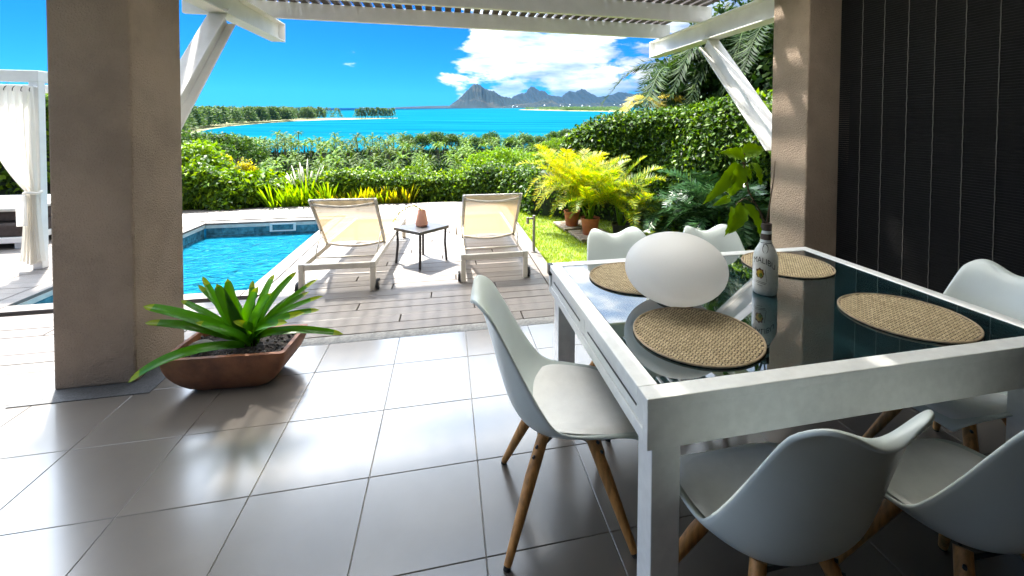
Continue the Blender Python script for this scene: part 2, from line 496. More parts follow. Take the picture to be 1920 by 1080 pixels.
class MB:
    def __init__(self):
        self.v = []
        self.f = []

    def add(self, vs_, fs_):
        n = len(self.v)
        self.v += [tuple(p_) for p_ in vs_]
        self.f += [tuple(i + n for i in q) for q in fs_]
        return self

    def box(self, x0, x1, y0, y1, z0, z1, M=None):
        vs_ = [Vector((x, y, z)) for z in (z0, z1) for y in (y0, y1) for x in (x0, x1)]
        if M is not None:
            vs_ = [M @ v for v in vs_]
        return self.add(vs_, [(0, 2, 3, 1), (4, 5, 7, 6), (0, 1, 5, 4), (2, 6, 7, 3), (0, 4, 6, 2), (1, 3, 7, 5)])

    def chbox(self, x0, x1, y0, y1, z0, z1, c=0.004, M=None):
        """box whose top edges are chamfered"""
        a = [(x0, y0, z0), (x1, y0, z0), (x1, y1, z0), (x0, y1, z0)]
        b = [(x0, y0, z1 - c), (x1, y0, z1 - c), (x1, y1, z1 - c), (x0, y1, z1 - c)]
        d = [(x0 + c, y0 + c, z1), (x1 - c, y0 + c, z1), (x1 - c, y1 - c, z1), (x0 + c, y1 - c, z1)]
        vs_ = [Vector(q) for q in a + b + d]
        if M is not None:
            vs_ = [M @ v for v in vs_]
        fs_ = [(3, 2, 1, 0), (8, 9, 10, 11)]
        for i in range(4):
            j = (i + 1) % 4
            fs_ += [(i, j, 4 + j, 4 + i), (4 + i, 4 + j, 8 + j, 8 + i)]
        return self.add(vs_, fs_)

    def tube(self, pts, rad, n=8, cap=True):
        pts = [Vector(q) for q in pts]
        if not hasattr(rad, '__len__'):
            rad = [rad] * len(pts)
        rings = []
        prev = None
        for i, q in enumerate(pts):
            d = (pts[min(i + 1, len(pts) - 1)] - pts[max(i - 1, 0)]).normalized()
            a = prev if prev is not None else (Vector((0, 0, 1)) if abs(d.z) < 0.9 else Vector((1, 0, 0)))
            a = (a - d * a.dot(d)).normalized()
            prev = a
            b = d.cross(a)
            rings.append([q + (a * math.cos(2 * math.pi * k / n) + b * math.sin(2 * math.pi * k / n)) * rad[i] for k in range(n)])
        vs_ = [v for r_ in rings for v in r_]
        fs_ = []
        for i in range(len(pts) - 1):
            for k in range(n):
                k2 = (k + 1) % n
                fs_.append((i * n + k, i * n + k2, (i + 1) * n + k2, (i + 1) * n + k))
        if cap:
            fs_.append(tuple(range(n - 1, -1, -1)))
            fs_.append(tuple((len(pts) - 1) * n + k for k in range(n)))
        return self.add(vs_, fs_)

    def lathe(self, prof, n=24, c=(0, 0, 0)):
        vs_ = []
        fs_ = []
        for r_, z in prof:
            for k in range(n):
                a = 2 * math.pi * k / n
                vs_.append((c[0] + r_ * math.cos(a), c[1] + r_ * math.sin(a), c[2] + z))
        for i in range(len(prof) - 1):
            for k in range(n):
                k2 = (k + 1) % n
                fs_.append((i * n + k, i * n + k2, (i + 1) * n + k2, (i + 1) * n + k))
        if prof[0][0] > 1e-5:
            fs_.append(tuple(range(n - 1, -1, -1)))
        if prof[-1][0] > 1e-5:
            fs_.append(tuple((len(prof) - 1) * n + k for k in range(n)))
        return self.add(vs_, fs_)

    def grid(self, fn, nu, nv):
        vs_ = [fn(i / nu, j / nv) for j in range(nv + 1) for i in range(nu + 1)]
        w = nu + 1
        return self.add(vs_, [(j * w + i, j * w + i + 1, (j + 1) * w + i + 1, (j + 1) * w + i) for j in range(nv) for i in range(nu)])

    def mesh(self, name):
        me = bpy.data.meshes.new(name)
        me.from_pydata(self.v, [], self.f)
        me.update()
        return me

    def build(self, name, mat, parent=None, loc=None, smooth=False, bevel=0.0):
        o = link(name, self.mesh(name), mat, parent, loc)
        if smooth:
            shade(o.data, smooth)
        if bevel:
            md = o.modifiers.new('edge', 'BEVEL')
            md.width = bevel
            md.segments = 2
            md.limit_method = 'ANGLE'
        return o


def shade(me, ang=True):
    me.polygons.foreach_set('use_smooth', [True] * len(me.polygons))
    if ang is not True:
        bm = bmesh.new()
        bm.from_mesh(me)
        for e in bm.edges:
            if len(e.link_faces) == 2 and e.calc_face_angle(0) > ang:
                e.smooth = False
        bm.to_mesh(me)
        bm.free()


def link(name, me, mat=None, parent=None, loc=None, rot=None):
    o = bpy.data.objects.new(name, me)
    COL.objects.link(o)
    if mat and me is not None and not me.materials:
        me.materials.append(MATS[mat])
    if parent is not None:
        o.parent = parent
    if loc is not None:
        o.location = loc
    if rot is not None:
        o.rotation_euler = rot
    return o


def tag(o, label, cat, group=None):
    o['label'] = label
    o['category'] = cat
    if group:
        o['group'] = group
    return o


def struct(o):
    o['kind'] = 'structure'
    return o


def stuff(o):
    o['kind'] = 'stuff'
    return o


def thing(name, label, cat, loc=(0, 0, 0), rotz=0.0, group=None):
    o = bpy.data.objects.new(name, None)
    COL.objects.link(o)
    o.empty_display_size = 0.1
    o.location = loc
    o.rotation_euler = (0, 0, rotz)
    return tag(o, label, cat, group)


def kids(o):
    return [c for c in COL.objects if c.parent == o]


def dup(root, loc, rotz=0.0, label=None, group=None, scale=None, tree=None):
    r_ = root.copy()
    COL.objects.link(r_)
    r_.location = loc
    r_.rotation_euler = (0, 0, rotz)
    if scale is not None:
        r_.scale = scale
    if label:
        r_['label'] = label
    if group:
        r_['group'] = group
    for ch in (tree if tree is not None else kids(root)):
        c = ch.copy()
        COL.objects.link(c)
        c.parent = r_
        for g in list(ch.children):
            d = g.copy()
            COL.objects.link(d)
            d.parent = c
    return r_


def norm(a):
    return a / np.maximum(np.linalg.norm(a, axis=-1, keepdims=True), 1e-9)


def leaf_cloud(P, D, N, L, W, fold=0.12, droop=0.15):
    """one folded four-cornered leaf for every point"""
    n = len(P)
    D = norm(D)
    S = norm(np.cross(D, N))
    N = norm(np.cross(S, D))
    L = np.broadcast_to(np.asarray(L, float).reshape(-1, 1), (n, 1))
    W = np.broadcast_to(np.asarray(W, float).reshape(-1, 1), (n, 1))
    mid = P + D * L * 0.42 + N * L * fold
    V = np.stack([P, mid - S * W * 0.5 - N * W * 0.15, P + D * L - N * L * droop, mid + S * W * 0.5 - N * W * 0.15], 1).reshape(-1, 3)
    Q = np.arange(4 * n).reshape(-1, 4)
    return V, Q


def rand_dirs(n):
    return norm(RNG.normal(size=(n, 3)))


def foliage_mesh(name, P, N, L, W, spread=0.7, hang=0.35, lvar=0.35):
    n = len(P)
    nn = norm(N + RNG.normal(size=(n, 3)) * spread * 0.6)
    d = norm(RNG.normal(size=(n, 3)) + np.array([0, 0, -hang]) + N * 0.35)
    l_ = L * (1 + RNG.uniform(-lvar, lvar, n))
    w_ = W * (1 + RNG.uniform(-lvar, lvar, n))
    V, Q = leaf_cloud(P, d, nn, l_, w_)
    return fast_mesh(name, V, Q)

# ================================================================== SETTING: terrace, deck, pool
T0X, T0Y, TS = -1.676, 1.502, 0.4528
floor_o = struct(MB().box(-6.2, 3.30, -3.3, 3.215, -0.30, -0.004).build('terrace_floor', 'grout'))
g = 0.0012
tile_me = {}
for i in range(-10, 11):
    for j in range(-10, 4):
        x0, x1 = T0X + i * TS + g, T0X + (i + 1) * TS - g
        y0, y1 = T0Y + j * TS + g, min(T0Y + (j + 1) * TS - g, 3.213)
        if x1 > 3.05:
            continue
        key = round(y1 - y0, 3)
        if key not in tile_me:
            tile_me[key] = MB().chbox(0, x1 - x0, 0, y1 - y0, -0.010, 0.0, 0.0018).mesh('floor_tile')
        link('floor_tile', tile_me[key], 'tile', floor_o, (x0, y0, random.uniform(-0.0003, 0.0003)))

struct(MB().box(-7.2, 1.065, 3.217, 3.330, -0.30, -0.001).build('threshold_strip', 'concrete'))

DX0, DX1, DY0, DY1 = -7.2, 1.065, 3.334, 8.66
PX0, PX1, PY0, PY1 = -3.47, -1.74, 4.42, 7.44          # inside of the pool
deck = struct(MB().box(DX0, PX0 - 0.16, DY0, DY1, -0.30, -0.06).box(PX1 + 0.16, DX1, DY0, DY1, -0.30, -0.06)
              .box(PX0 - 0.16, PX1 + 0.16, DY0, PY0 - 0.16, -0.30, -0.06).box(PX0 - 0.16, PX1 + 0.16, PY1 + 0.16, DY1, -0.30, -0.06)
              .build('pool_deck', 'dark_frame'))
cw, bw = 0.15, 0.14


def plank(x0, x1, y0, y1, name='deck_plank', z=0.0, par=None):
    MB().chbox(x0, x1, y0, y1, -0.028 + z, z + random.uniform(-0.0012, 0.0006), 0.003).build(name, 'deck', par or deck)


rows = int((DY1 - DY0) / bw)
rb = random.Random(3)
for k in range(rows):
    y0 = DY0 + k * bw + 0.003
    y1 = y0 + bw - 0.006
    spans = [(DX0, DX1 - 0.135)]
    if y1 > PY0 - cw and y0 < PY1 + cw:
        spans = [(DX0, PX0 - cw - 0.004), (PX1 + cw + 0.004, DX1 - 0.135)]
    for a, b in spans:
        off = ((k * 0.618) % 1.0) * 1.5 + 0.35
        cuts = [a]
        x = b - off
        pts = []
        while x > a + 0.3:
            pts.append(x)
            x -= 2.05
        cuts += sorted(pts) + [b]
        for q in range(len(cuts) - 1):
            plank(cuts[q] + 0.004, cuts[q + 1] - 0.004, y0, y1)
for y0, y1 in ((DY0, 5.1), (5.1, 6.9), (6.9, DY0 + rows * bw)):
    plank(DX1 - 0.131, DX1, y0 + 0.003, y1 - 0.003, 'edge_plank')

pool = thing('swimming_pool', 'rectangular pool of rippling turquoise water sunk into the timber deck', 'pool', (0, 0, 0))
zw = -0.21
b_ = MB()
b_.box(PX0, PX1, PY0, PY1, -1.45, -1.35)
b_.box(PX0 - 0.12, PX0 - 0.006, PY0 - 0.12, PY1 + 0.12, -1.45, -0.075)
b_.box(PX1 + 0.006, PX1 + 0.12, PY0 - 0.12, PY1 + 0.12, -1.45, -0.075)
b_.box(PX0 - 0.005, PX1 + 0.005, PY0 - 0.12, PY0 - 0.006, -1.45, -0.075)
b_.box(PX0 - 0.005, PX1 + 0.005, PY1 + 0.006, PY1 + 0.12, -1.45, -0.075)
b_.build('basin', 'pool_basin', pool)
MB().grid(lambda u, v: (PX0 - 0.004 + u * (PX1 - PX0 + 0.008), PY0 - 0.004 + v * (PY1 - PY0 + 0.008), zw), 2, 2).build('water', 'pool_water', pool)
lip = MB()
lip.box(PX0 - 0.12, PX0 + 0.004, PY0 - 0.12, PY1 + 0.12, -0.074, -0.031)
lip.box(PX1 - 0.004, PX1 + 0.12, PY0 - 0.12, PY1 + 0.12, -0.074, -0.031)
lip.box(PX0 + 0.005, PX1 - 0.005, PY1 - 0.004, PY1 + 0.12, -0.074, -0.031)
lip.box(PX0 + 0.005, PX1 - 0.005, PY0 - 0.12, PY0 + 0.004, -0.074, -0.031)
lip.build('rim_lip', 'pool_lip', pool)
tw = 0.212
wt_x = MB().box(0, tw - 0.004, -0.006, 0, 0, 0.094).mesh('wall_tile')
wt_y = MB().box(0, 0.006, 0, tw - 0.004, 0, 0.094).mesh('wall_tile')
for r_ in range(2):
    z = -0.172 - r_ * 0.098
    for k in range(int((PX1 - PX0) / tw)):
        for yy in (PY1 + 0.003, PY0 + 0.003):
            link('wall_tile', wt_x, 'pool_tile', pool, (PX0 + 0.015 + k * tw, yy, z))
    for k in range(int((PY1 - PY0) / tw)):
        for xx in (PX0 - 0.003, PX1 - 0.003):
            link('wall_tile', wt_y, 'pool_tile', pool, (xx, PY0 + 0.02 + k * tw, z))
sk = MB().box(-2.61, -2.25, PY1 - 0.016, PY1 - 0.005, -0.055, -0.038).box(-2.61, -2.25, PY1 - 0.016, PY1 - 0.005, -0.158, -0.141)
sk.box(-2.61, -2.575, PY1 - 0.016, PY1 - 0.005, -0.140, -0.056).box(-2.285, -2.25, PY1 - 0.016, PY1 - 0.005, -0.140, -0.056)
sko = sk.build('skimmer', 'skimmer', pool)
MB().box(-2.574, -2.286, PY1 - 0.009, PY1 - 0.005, -0.139, -0.057).build('flap', 'pool_tile', sko)
for (x0, x1, y0, y1) in ((PX0 - cw, PX0 - 0.0, PY0 - cw, (PY0 + PY1) / 2), (PX0 - cw, PX0, (PY0 + PY1) / 2, PY1 + cw),
                         (PX1, PX1 + cw, PY0 - cw, (PY0 + PY1) / 2), (PX1, PX1 + cw, (PY0 + PY1) / 2, PY1 + cw),
                         (PX0 + 0.003, PX1 - 0.003, PY0 - cw, PY0), (PX0 + 0.003, PX1 - 0.003, PY1, PY1 + cw)):
    plank(x0 + 0.002, x1 - 0.002, y0 + 0.002, y1 - 0.002, 'coping_board', 0.0, pool)

# ---- lawn, beds, hillside, sea
lawn = struct(MB().grid(lambda u, v: (1.067 + u * 5.0, 3.22 + v * 5.6, -0.045 + 0.006 * math.sin(u * 9) * math.cos(v * 7)), 12, 12).build('lawn', 'lawn_soil', smooth=True))
n = 26000
gx = 1.07 + RNG.random(n) ** 1.3 * 2.9
gy = 3.4 + RNG.random(n) * 4.2
P = np.stack([gx, gy, np.full(n, -0.047)], 1)
D = norm(np.stack([RNG.normal(0, 0.45, n), RNG.normal(0, 0.45, n), np.ones(n)], 1))
V, Q = leaf_cloud(P, D, RNG.normal(size=(n, 3)), RNG.uniform(0.022, 0.05, n), RNG.uniform(0.005, 0.009, n), 0.02, 0.1)
stuff(tag(link('grass', fast_mesh('grass', V, Q), 'grass_blade'), 'short sunlit yellow-green lawn grass beside the deck', 'grass'))

struct(MB().grid(lambda u, v: (-9.0 + u * 11.5, 8.665 + v * 3.6, -0.16 - 0.9 * v * v), 8, 8).build('planting_bed', 'bed_soil', smooth=True))
struct(MB().grid(lambda u, v: (-12.0 + u * 4.79, 1.0 + v * 11.0, -0.10 - 0.2 * (1 - u)), 4, 6).build('side_bed', 'bed_soil', smooth=True))


def ground_z(x, y):
    r_ = math.hypot(x * 0.8, y)
    if y < 0:
        r_ = min(r_, 12 + 0.3 * r_)
    pts = [(0, -2.2), (11, -2.2), (20, -4.5), (35, -7.6), (60, -11.2), (80, -13.2), (115, -14.2), (150, -14.3), (200, -13.5), (235, -12.7), (262, -13.5), (330, -19), (700, -40)]
    for (a, za), (b, zb) in zip(pts, pts[1:]):
        if r_ <= b:
            t = (r_ - a) / (b - a)
            z = za + (zb - za) * t
            break
    else:
        z = -40
    return z + 0.012 * x * min(1.0, r_ / 200.0) + 0.25 * math.sin(x * 0.13) * math.cos(y * 0.11) * min(1, r_ / 30)


def hill(u, v):
    a = R(-180) + u * R(360)
    r_ = 3.0 + 600.0 * v ** 2.2
    x, y = r_ * math.sin(a), r_ * math.cos(a)
    return (x, y, ground_z(x, y))


struct(MB().grid(hill, 120, 60).build('hillside', 'hillside', smooth=True))

SA, SB, SC = 0.020596, 0.036480, -21.5


def sea_z(x, y):
    return SA * x + SB * y + SC


struct(MB().add([(x, y, sea_z(x, y)) for x, y in ((-11000, 60), (11000, 60), (11000, 13500), (-11000, 13500))], [(0, 1, 2, 3)]).build('sea', 'sea_water'))

# ================================================================== house
house = thing('house', 'villa terrace shell with plain ceiling and dark framed window wall under the blind', 'house')
rfm = MB().box(-2.6, 3.6, -3.6, 1.70, 2.80, 3.05).box(-2.6, -0.70, 1.7005, 3.42, 2.80, 3.05).box(2.24, 3.6, 1.7005, 3.42, 2.80, 3.05)
rfm.build('roof', 'ceiling_white', house)
for k in range(4):
    MB().box(-0.70 + k * 0.735, -0.70 + (k + 1) * 0.735 - 0.012, 1.702, 3.42, 2.815, 2.821).build('added_light_panel', 'added_light_sheet', house)  # panels added out of view to spread daylight over the shaded table
MB().box(-2.6, 3.6, 3.02, 3.34, 2.64, 2.798).build('lintel', 'stucco', house)
MB().box(-2.6, -2.35, -3.348, -0.6, -0.1, 2.798).build('shade_wall', 'ceiling_wood', house)  # unseen wall added to keep light off the pillar front
MB().box(-2.6, 3.6, -3.6, -3.35, -0.1, 2.798).build('back_wall', 'ceiling_wood', house)
MB().box(3.30, 3.6, -3.348, 2.96, -0.1, 2.798).build('side_wall', 'dark_frame', house)
for y in (2.89, 1.45, 0.15, -1.2):
    MB().box(3.16, 3.298, y, y + 0.06, 0.0, 2.64).build('window_mullion', 'dark_frame', house)
MB().box(3.16, 3.298, -1.14, 2.76, 2.642, 2.797).build('window_head', 'dark_frame', house)
MB().box(3.225, 3.235, -1.135, 2.698, 0.02, 2.638).build('window_pane', 'window_glass', house)

pil = thing('stucco_pillar', 'broad square brown stucco pillar rising beside the pool, planter at its foot', 'pillar')
MB().box(-2.125, -1.737, 2.96, 3.45, 0.0, 2.80).build('shaft', 'stucco', pil, bevel=0.012)
MB().box(-2.24, -1.60, 2.83, 3.20, -0.003, 0.004).build('base_plate', 'granite', pil)

colm = thing('stucco_column', 'tan stucco column between the garden hedge and the dark blind', 'column')
MB().box(2.775, 3.50, 2.965, 3.362, -0.05, 2.80).build('shaft', 'stucco', colm, bevel=0.012)

blind = thing('slatted_blind', 'dark woven slat blind with pale vertical cords along the window wall', 'blind', (3.05, 0, 0))
bm_ = MB()
z = 0.06
while z < 2.62:
    bm_.box(-0.006, 0.006, 0.2, 2.935, z, z + 0.0150, Matrix.Translation((0, 0, 0)))
    z += 0.0165
stuff(bm_.build('slat', 'blind', blind))
for k in range(15):
    yk = 2.745 - k * 0.1705
    cb = MB()
    pts = [(-0.009 + 0.0015 * (-1) ** q, yk, 0.05 + 2.6 * q / 60) for q in range(61)]
    cb.tube(pts, 0.0022, 5)
    cb.build('cord', 'cord', blind, smooth=True)
MB().box(-0.02, 0.03, 0.18, 2.945, 2.625, 2.70).build('head_rail', 'dark_frame', blind, bevel=0.004)

# ================================================================== pergola
perg = thing('pergola', 'white steel pergola with angled struts and dark slats overhead', 'pergola')


def ibeam(p0, p1, w, h, upv, tf=0.014, tw_=0.012):
    """I-section beam between two points"""
    p0, p1 = Vector(p0), Vector(p1)
    d = (p1 - p0)
    L = d.length
    d.normalize()
    s = d.cross(Vector(upv)).normalized()
    u = s.cross(d)
    M = Matrix((s, d, u)).transposed().to_4x4()
    M.translation = p0
    b = MB()
    b.box(-w / 2, w / 2, 0, L, h / 2 - tf, h / 2, M)
    b.box(-w / 2, w / 2, 0, L, -h / 2, -h / 2 + tf, M)
    b.box(-tw_ / 2, tw_ / 2, 0.002, L - 0.002, -h / 2 + tf, h / 2 - tf, M)
    return b, M, L


zr = 2.55
for X in (-1.93, 2.86):
    yb = 3.452 if X < 0 else 3.364
    b, M, L = ibeam((X, yb, zr), (X, 5.80, zr), 0.15, 0.215, (0, 0, 1))
    rf = b.build('rafter', 'white_paint', perg, bevel=0.003)
    MB().box(-0.075, 0.075, L + 0.001, L + 0.009, -0.1075, 0.1075, M).build('end_plate', 'white_paint', rf)
    b, M, L = ibeam((X, yb + 0.02, 1.33), (X, 4.50, zr - 0.115), 0.14, 0.17, (0, -1, 1))
    b.build('strut', 'white_paint', perg, bevel=0.003)
for yp in (5.52, 4.56, 3.60):
    MB().box(-2.75, 2.93, yp - 0.03, yp + 0.03, zr + 0.1095, zr + 0.29).build('purlin', 'white_paint', perg, bevel=0.004)
sl = MB().box(0, 0.076, 3.424, 5.56, 0, 0.034).mesh('slat')
x = -2.72
while x < 2.88:
    link('slat', sl, 'dark_wood', perg, (x, 0, zr + 0.292))
    x += 0.1125

# ================================================================== mountains and far shore
def fnoise(x, seed, octs=5):
    r_ = np.random.default_rng(seed)
    y = np.zeros_like(x)
    a = 1.0
    f = 1.0
    for _ in range(octs):
        y += a * np.sin(x * f + r_.uniform(0, 6.28)) * np.cos(x * f * 0.61 + r_.uniform(0, 6.28))
        a *= 0.55
        f *= 2.07
    return y


def mountain(name, prof, dist, mat, width, seed, rough=0.03):
    """prof: (tan of azimuth, crest elevation above the sea line as slope) pairs"""
    t = np.array([q[0] for q in prof])
    s = np.array([q[1] for q in prof])
    n_ = int((t[-1] - t[0]) * 620) + 30
    tt = np.linspace(t[0], t[-1], n_)
    hh = np.interp(tt, t, s) * dist
    hmax = hh.max()
    X = tt * dist
    env = np.clip(hh / hmax, 0, 1)
    hh = np.maximum(hh + fnoise(X * 30.0 / hmax, seed) * hmax * rough * np.sqrt(env), 1.0)
    rows_ = 34
    V = []
    rr = np.random.default_rng(seed + 5)
    ph = rr.uniform(0, 6.28, 6)
    for j in range(rows_ + 1):
        v = j / rows_                      # 0 front foot .. 0.6 crest .. 1 back foot
        if v <= 0.6:
            q = v / 0.6
            shape = q ** 1.25
            yoff = -width * (1 - q)
        else:
            q = (v - 0.6) / 0.4
            shape = (1 - q) ** 1.2
            yoff = width * 0.8 * q
        gul = (np.sin(X * 22 / hmax + ph[0] + v * 5) * 0.5 + np.sin(X * 47 / hmax + ph[1] - v * 7) * 0.3 + np.sin(X * 95 / hmax + ph[2] + v * 11) * 0.2)
        bump = 1 + 0.30 * gul * shape * (1 - shape) * 2.2
        xw = X * (1 + (yoff / dist) * 0.0) + np.sin(v * 9 + X * 6 / hmax) * hmax * 0.05 * (1 - shape)
        yw = dist + yoff * (0.35 + 0.65 * env) + np.cos(X * 9 / hmax + ph[3]) * width * 0.06
        zz = hh * shape * bump
        V.append(np.stack([xw, yw, SA * xw + SB * yw + SC - 6 + zz], 1))
    V = np.concatenate(V)
    Q = [(j * n_ + i, j * n_ + i + 1, (j + 1) * n_ + i + 1, (j + 1) * n_ + i) for j in range(rows_) for i in range(n_ - 1)]
    o = link(name, fast_mesh(name, V, np.array(Q)), mat)
    shade(o.data)
    return struct(o)


def azi(x):
    return math.tan(0.2209 + math.atan((x - 1024) / 832.0))


def prof(pts):
    return [(azi(x), max(0.0, (202.3 - 0.0053 * (x - 370) - y)) / 832.0 * 1.02) for x, y in pts]


mountain('mountain', prof([(838, 198), (846, 192), (858, 183), (868, 174), (878, 164), (886, 155), (893, 153.5), (901, 158), (912, 163), (925, 168), (938, 175), (948, 178),
                           (965, 181), (985, 186), (1005, 192), (1022, 198)]), 6600, 'mountain_near', 900, 3, 0.025)
mountain('mountain', prof([(950, 196), (962, 178), (975, 172), (985, 170), (992, 161), (998, 157.5), (1003, 160), (1009, 166), (1020, 168), (1030, 174), (1042, 177), (1052, 178),
                           (1062, 170), (1068, 167), (1075, 168.5), (1083, 165), (1091, 162.5), (1097, 163.5), (1106, 172), (1118, 178), (1132, 176), (1150, 172), (1160, 168),
                           (1175, 170), (1190, 171), (1205, 168), (1222, 160), (1240, 152), (1262, 150), (1290, 165), (1330, 175), (1400, 186), (1480, 198)]), 8600, 'mountain_far', 1300, 8, 0.02)
mountain('foothills', prof([(925, 198), (960, 192), (1000, 188), (1022, 181), (1032, 183), (1045, 189), (1090, 190), (1130, 188), (1180, 187), (1230, 184), (1300, 182), (1400, 190), (1470, 198)]),
         5600, 'mountain_near', 700, 21, 0.05)
mountain('headland', prof([(712, 199.6), (730, 198.4), (760, 196.6), (800, 195.2), (838, 194.5), (870, 197), (890, 199)]), 7000, 'mountain_far', 500, 33, 0.03)


def feather_tree_mesh(name, h, n, seed):
    r_ = np.random.default_rng(seed)
    z = h * (0.12 + 0.88 * r_.random(n) ** 0.8)
    rad = 0.23 * h * (1.05 - z / h) ** 0.7 * (0.7 + 0.5 * r_.random(n)) * (1 + 0.35 * np.sin(z * 2.1 + seed))
    a = r_.uniform(0, 6.283, n)
    P_ = np.stack([rad * np.cos(a), rad * np.sin(a), z], 1)
    D_ = np.stack([np.cos(a), np.sin(a), r_.normal(0.45, 0.4, n)], 1)
    V, Q = leaf_cloud(P_, D_, r_.normal(size=(n, 3)), r_.uniform(0.10, 0.19, n) * h, 0.05 * h, 0.02, 0.05)
    return fast_mesh(name, V, Q)


# sand spit curving into the bay
spit_front = [(-150, 330), (-207, 414), (-247, 539), (-263, 623), (-260, 731), (-244, 825), (-205, 871), (-146, 898), (-96, 936)]
spit_back = [(-700, 420), (-600, 560), (-560, 760), (-540, 900), (-500, 1040), (-420, 1090), (-330, 1060), (-205, 985), (-97, 944)]
b = MB()
vs_ = []
for (xf, yf), (xb, yb) in zip(spit_front, spit_back):
    for k in range(5):
        t = k / 4
        x, y = xf + (xb - xf) * t, yf + (yb - yf) * t
        vs_.append((x, y, sea_z(x, y) + (0.25 if k == 0 else 1.1 if k < 4 else 0.2)))
b.add(vs_, [(i * 5 + k, i * 5 + k + 1, (i + 1) * 5 + k + 1, (i + 1) * 5 + k) for i in range(8) for k in range(4)])
struct(b.build('sand_spit', 'sand', smooth=True))

protos = [feather_tree_mesh('feathery_wood', 1.0, 230, 50 + k) for k in range(4)]
pv = []
for me in protos:
    a = np.zeros(len(me.vertices) * 3, np.float32)
    me.vertices.foreach_get('co', a)
    pv.append(a.reshape(-1, 3))
VV, QQ, base = [], [], 0
rs = random.Random(5)
for i in range(8):
    (xa, ya), (xb_, yb_) = spit_front[i], spit_front[i + 1]
    (xc, yc), (xd, yd) = spit_back[i], spit_back[i + 1]
    cnt = [80, 130, 130, 110, 110, 60, 26, 0][i]
    for _ in range(cnt):
        u, t = rs.random(), 0.045 + 0.90 * rs.random() ** 1.7
        if i >= 5:
            t = 0.22 + 0.6 * rs.random()
        if i == 6 and u > 0.55:
            continue
        x = (xa + (xb_ - xa) * u) * (1 - t) + (xc + (xd - xc) * u) * t
        y = (ya + (yb_ - ya) * u) * (1 - t) + (yc + (yd - yc) * u) * t
        h = rs.uniform(14, 24)
        c, s = math.cos(rs.random() * 6.28), 0
        a_ = rs.random() * 6.28
        Rm = np.array([[math.cos(a_), -math.sin(a_), 0], [math.sin(a_), math.cos(a_), 0], [0, 0, 1]])
        w = pv[rs.randrange(4)] * np.array([1.35, 1.35, 1.0]) @ Rm.T * h + np.array([x, y, sea_z(x, y) + 0.6])
        VV.append(w)
        QQ.append(np.arange(len(w)).reshape(-1, 4) + base)
        base += len(w)
stuff(tag(link('feathery_wood', fast_mesh('feathery_wood', np.concatenate(VV), np.concatenate(QQ)), 'feather_leaf'),
          'feathery dark green wood covering the sand spit across the bay', 'wood'))
tr0 = None
for k in range(17):
    x = -170 + k * 3.9 + rs.uniform(-1.5, 1.5)
    y = 922 + k * 1.1 + rs.uniform(-5, 9)
    h = rs.uniform(13, 20)
    lab = 'slim feathery tree in the lone clump near the tip of the spit'
    if tr0 is None:
        tr0 = thing('feathery_tree', lab, 'tree', (x, y, sea_z(x, y) + 0.3), 0, 'lone clump of trees near the tip of the spit')
        link('crown', feather_tree_mesh('crown', 1.0, 240, 91), 'feather_leaf', tr0, (0, 0, 0.12))
        MB().tube([(0, 0, -0.03), (0.01, 0, 0.5), (0, 0, 0.95)], [0.02, 0.014, 0.004], 5).build('trunk', 'bark', tr0)
        tr0.scale = (h * 1.5, h * 1.5, h)
        tr0k = kids(tr0)
    else:
        s_ = h
        dup(tr0, (x, y, sea_z(x, y) + 0.3), rs.random() * 6.28, scale=(s_ * rs.uniform(1.3, 1.8), s_ * 1.5, s_), tree=tr0k)

# low wooded island on the bay
isl = [(452, 2832), (524, 2039), (640, 1500), (1010, 2320), (1035, 3300), (777, 3600)]
cxi, cyi = sum(q[0] for q in isl) / 6, sum(q[1] for q in isl) / 6
b = MB()
vs_ = [(x, y, sea_z(x, y) + 0.3) for x, y in isl] + [(cxi + (x - cxi) * 0.96, cyi + (y - cyi) * 0.96, sea_z(cxi + (x - cxi) * 0.96, cyi + (y - cyi) * 0.96) + 2.2) for x, y in isl]
b.add(vs_, [(i, (i + 1) % 6, 6 + (i + 1) % 6, 6 + i) for i in range(6)] + [tuple(range(6, 12))])
struct(b.build('island_ground', 'sand'))
VV, QQ, base = [], [], 0
for _ in range(520):
    u = rs.random()
    seg = rs.choice([0, 1, 1, 1, 2])
    (xa, ya), (xb_, yb_) = isl[seg], isl[(seg + 1) % 6]
    x, y = xa + (xb_ - xa) * u, ya + (yb_ - ya) * u
    t = 0.02 + 0.5 * rs.random()
    x, y = x + (cxi - x) * t, y + (cyi - y) * t
    h = rs.uniform(12, 19) * (0.75 + 0.25 * min(1, (y - 1400) / 500))
    a_ = rs.random() * 6.28
    Rm = np.array([[math.cos(a_), -math.sin(a_), 0], [math.sin(a_), math.cos(a_), 0], [0, 0, 1]])
    w = pv[rs.randrange(4)][:320] * np.array([2.2, 2.2, 1.0]) @ Rm.T * h + np.array([x, y, sea_z(x, y) + 1.0])
    VV.append(w)
    QQ.append(np.arange(len(w)).reshape(-1, 4) + base)
    base += len(w)
stuff(tag(link('island_wood', fast_mesh('island_wood', np.concatenate(VV), np.concatenate(QQ)), 'far_leaf'),
          'dark green wood on the flat island below the mountains', 'wood'))
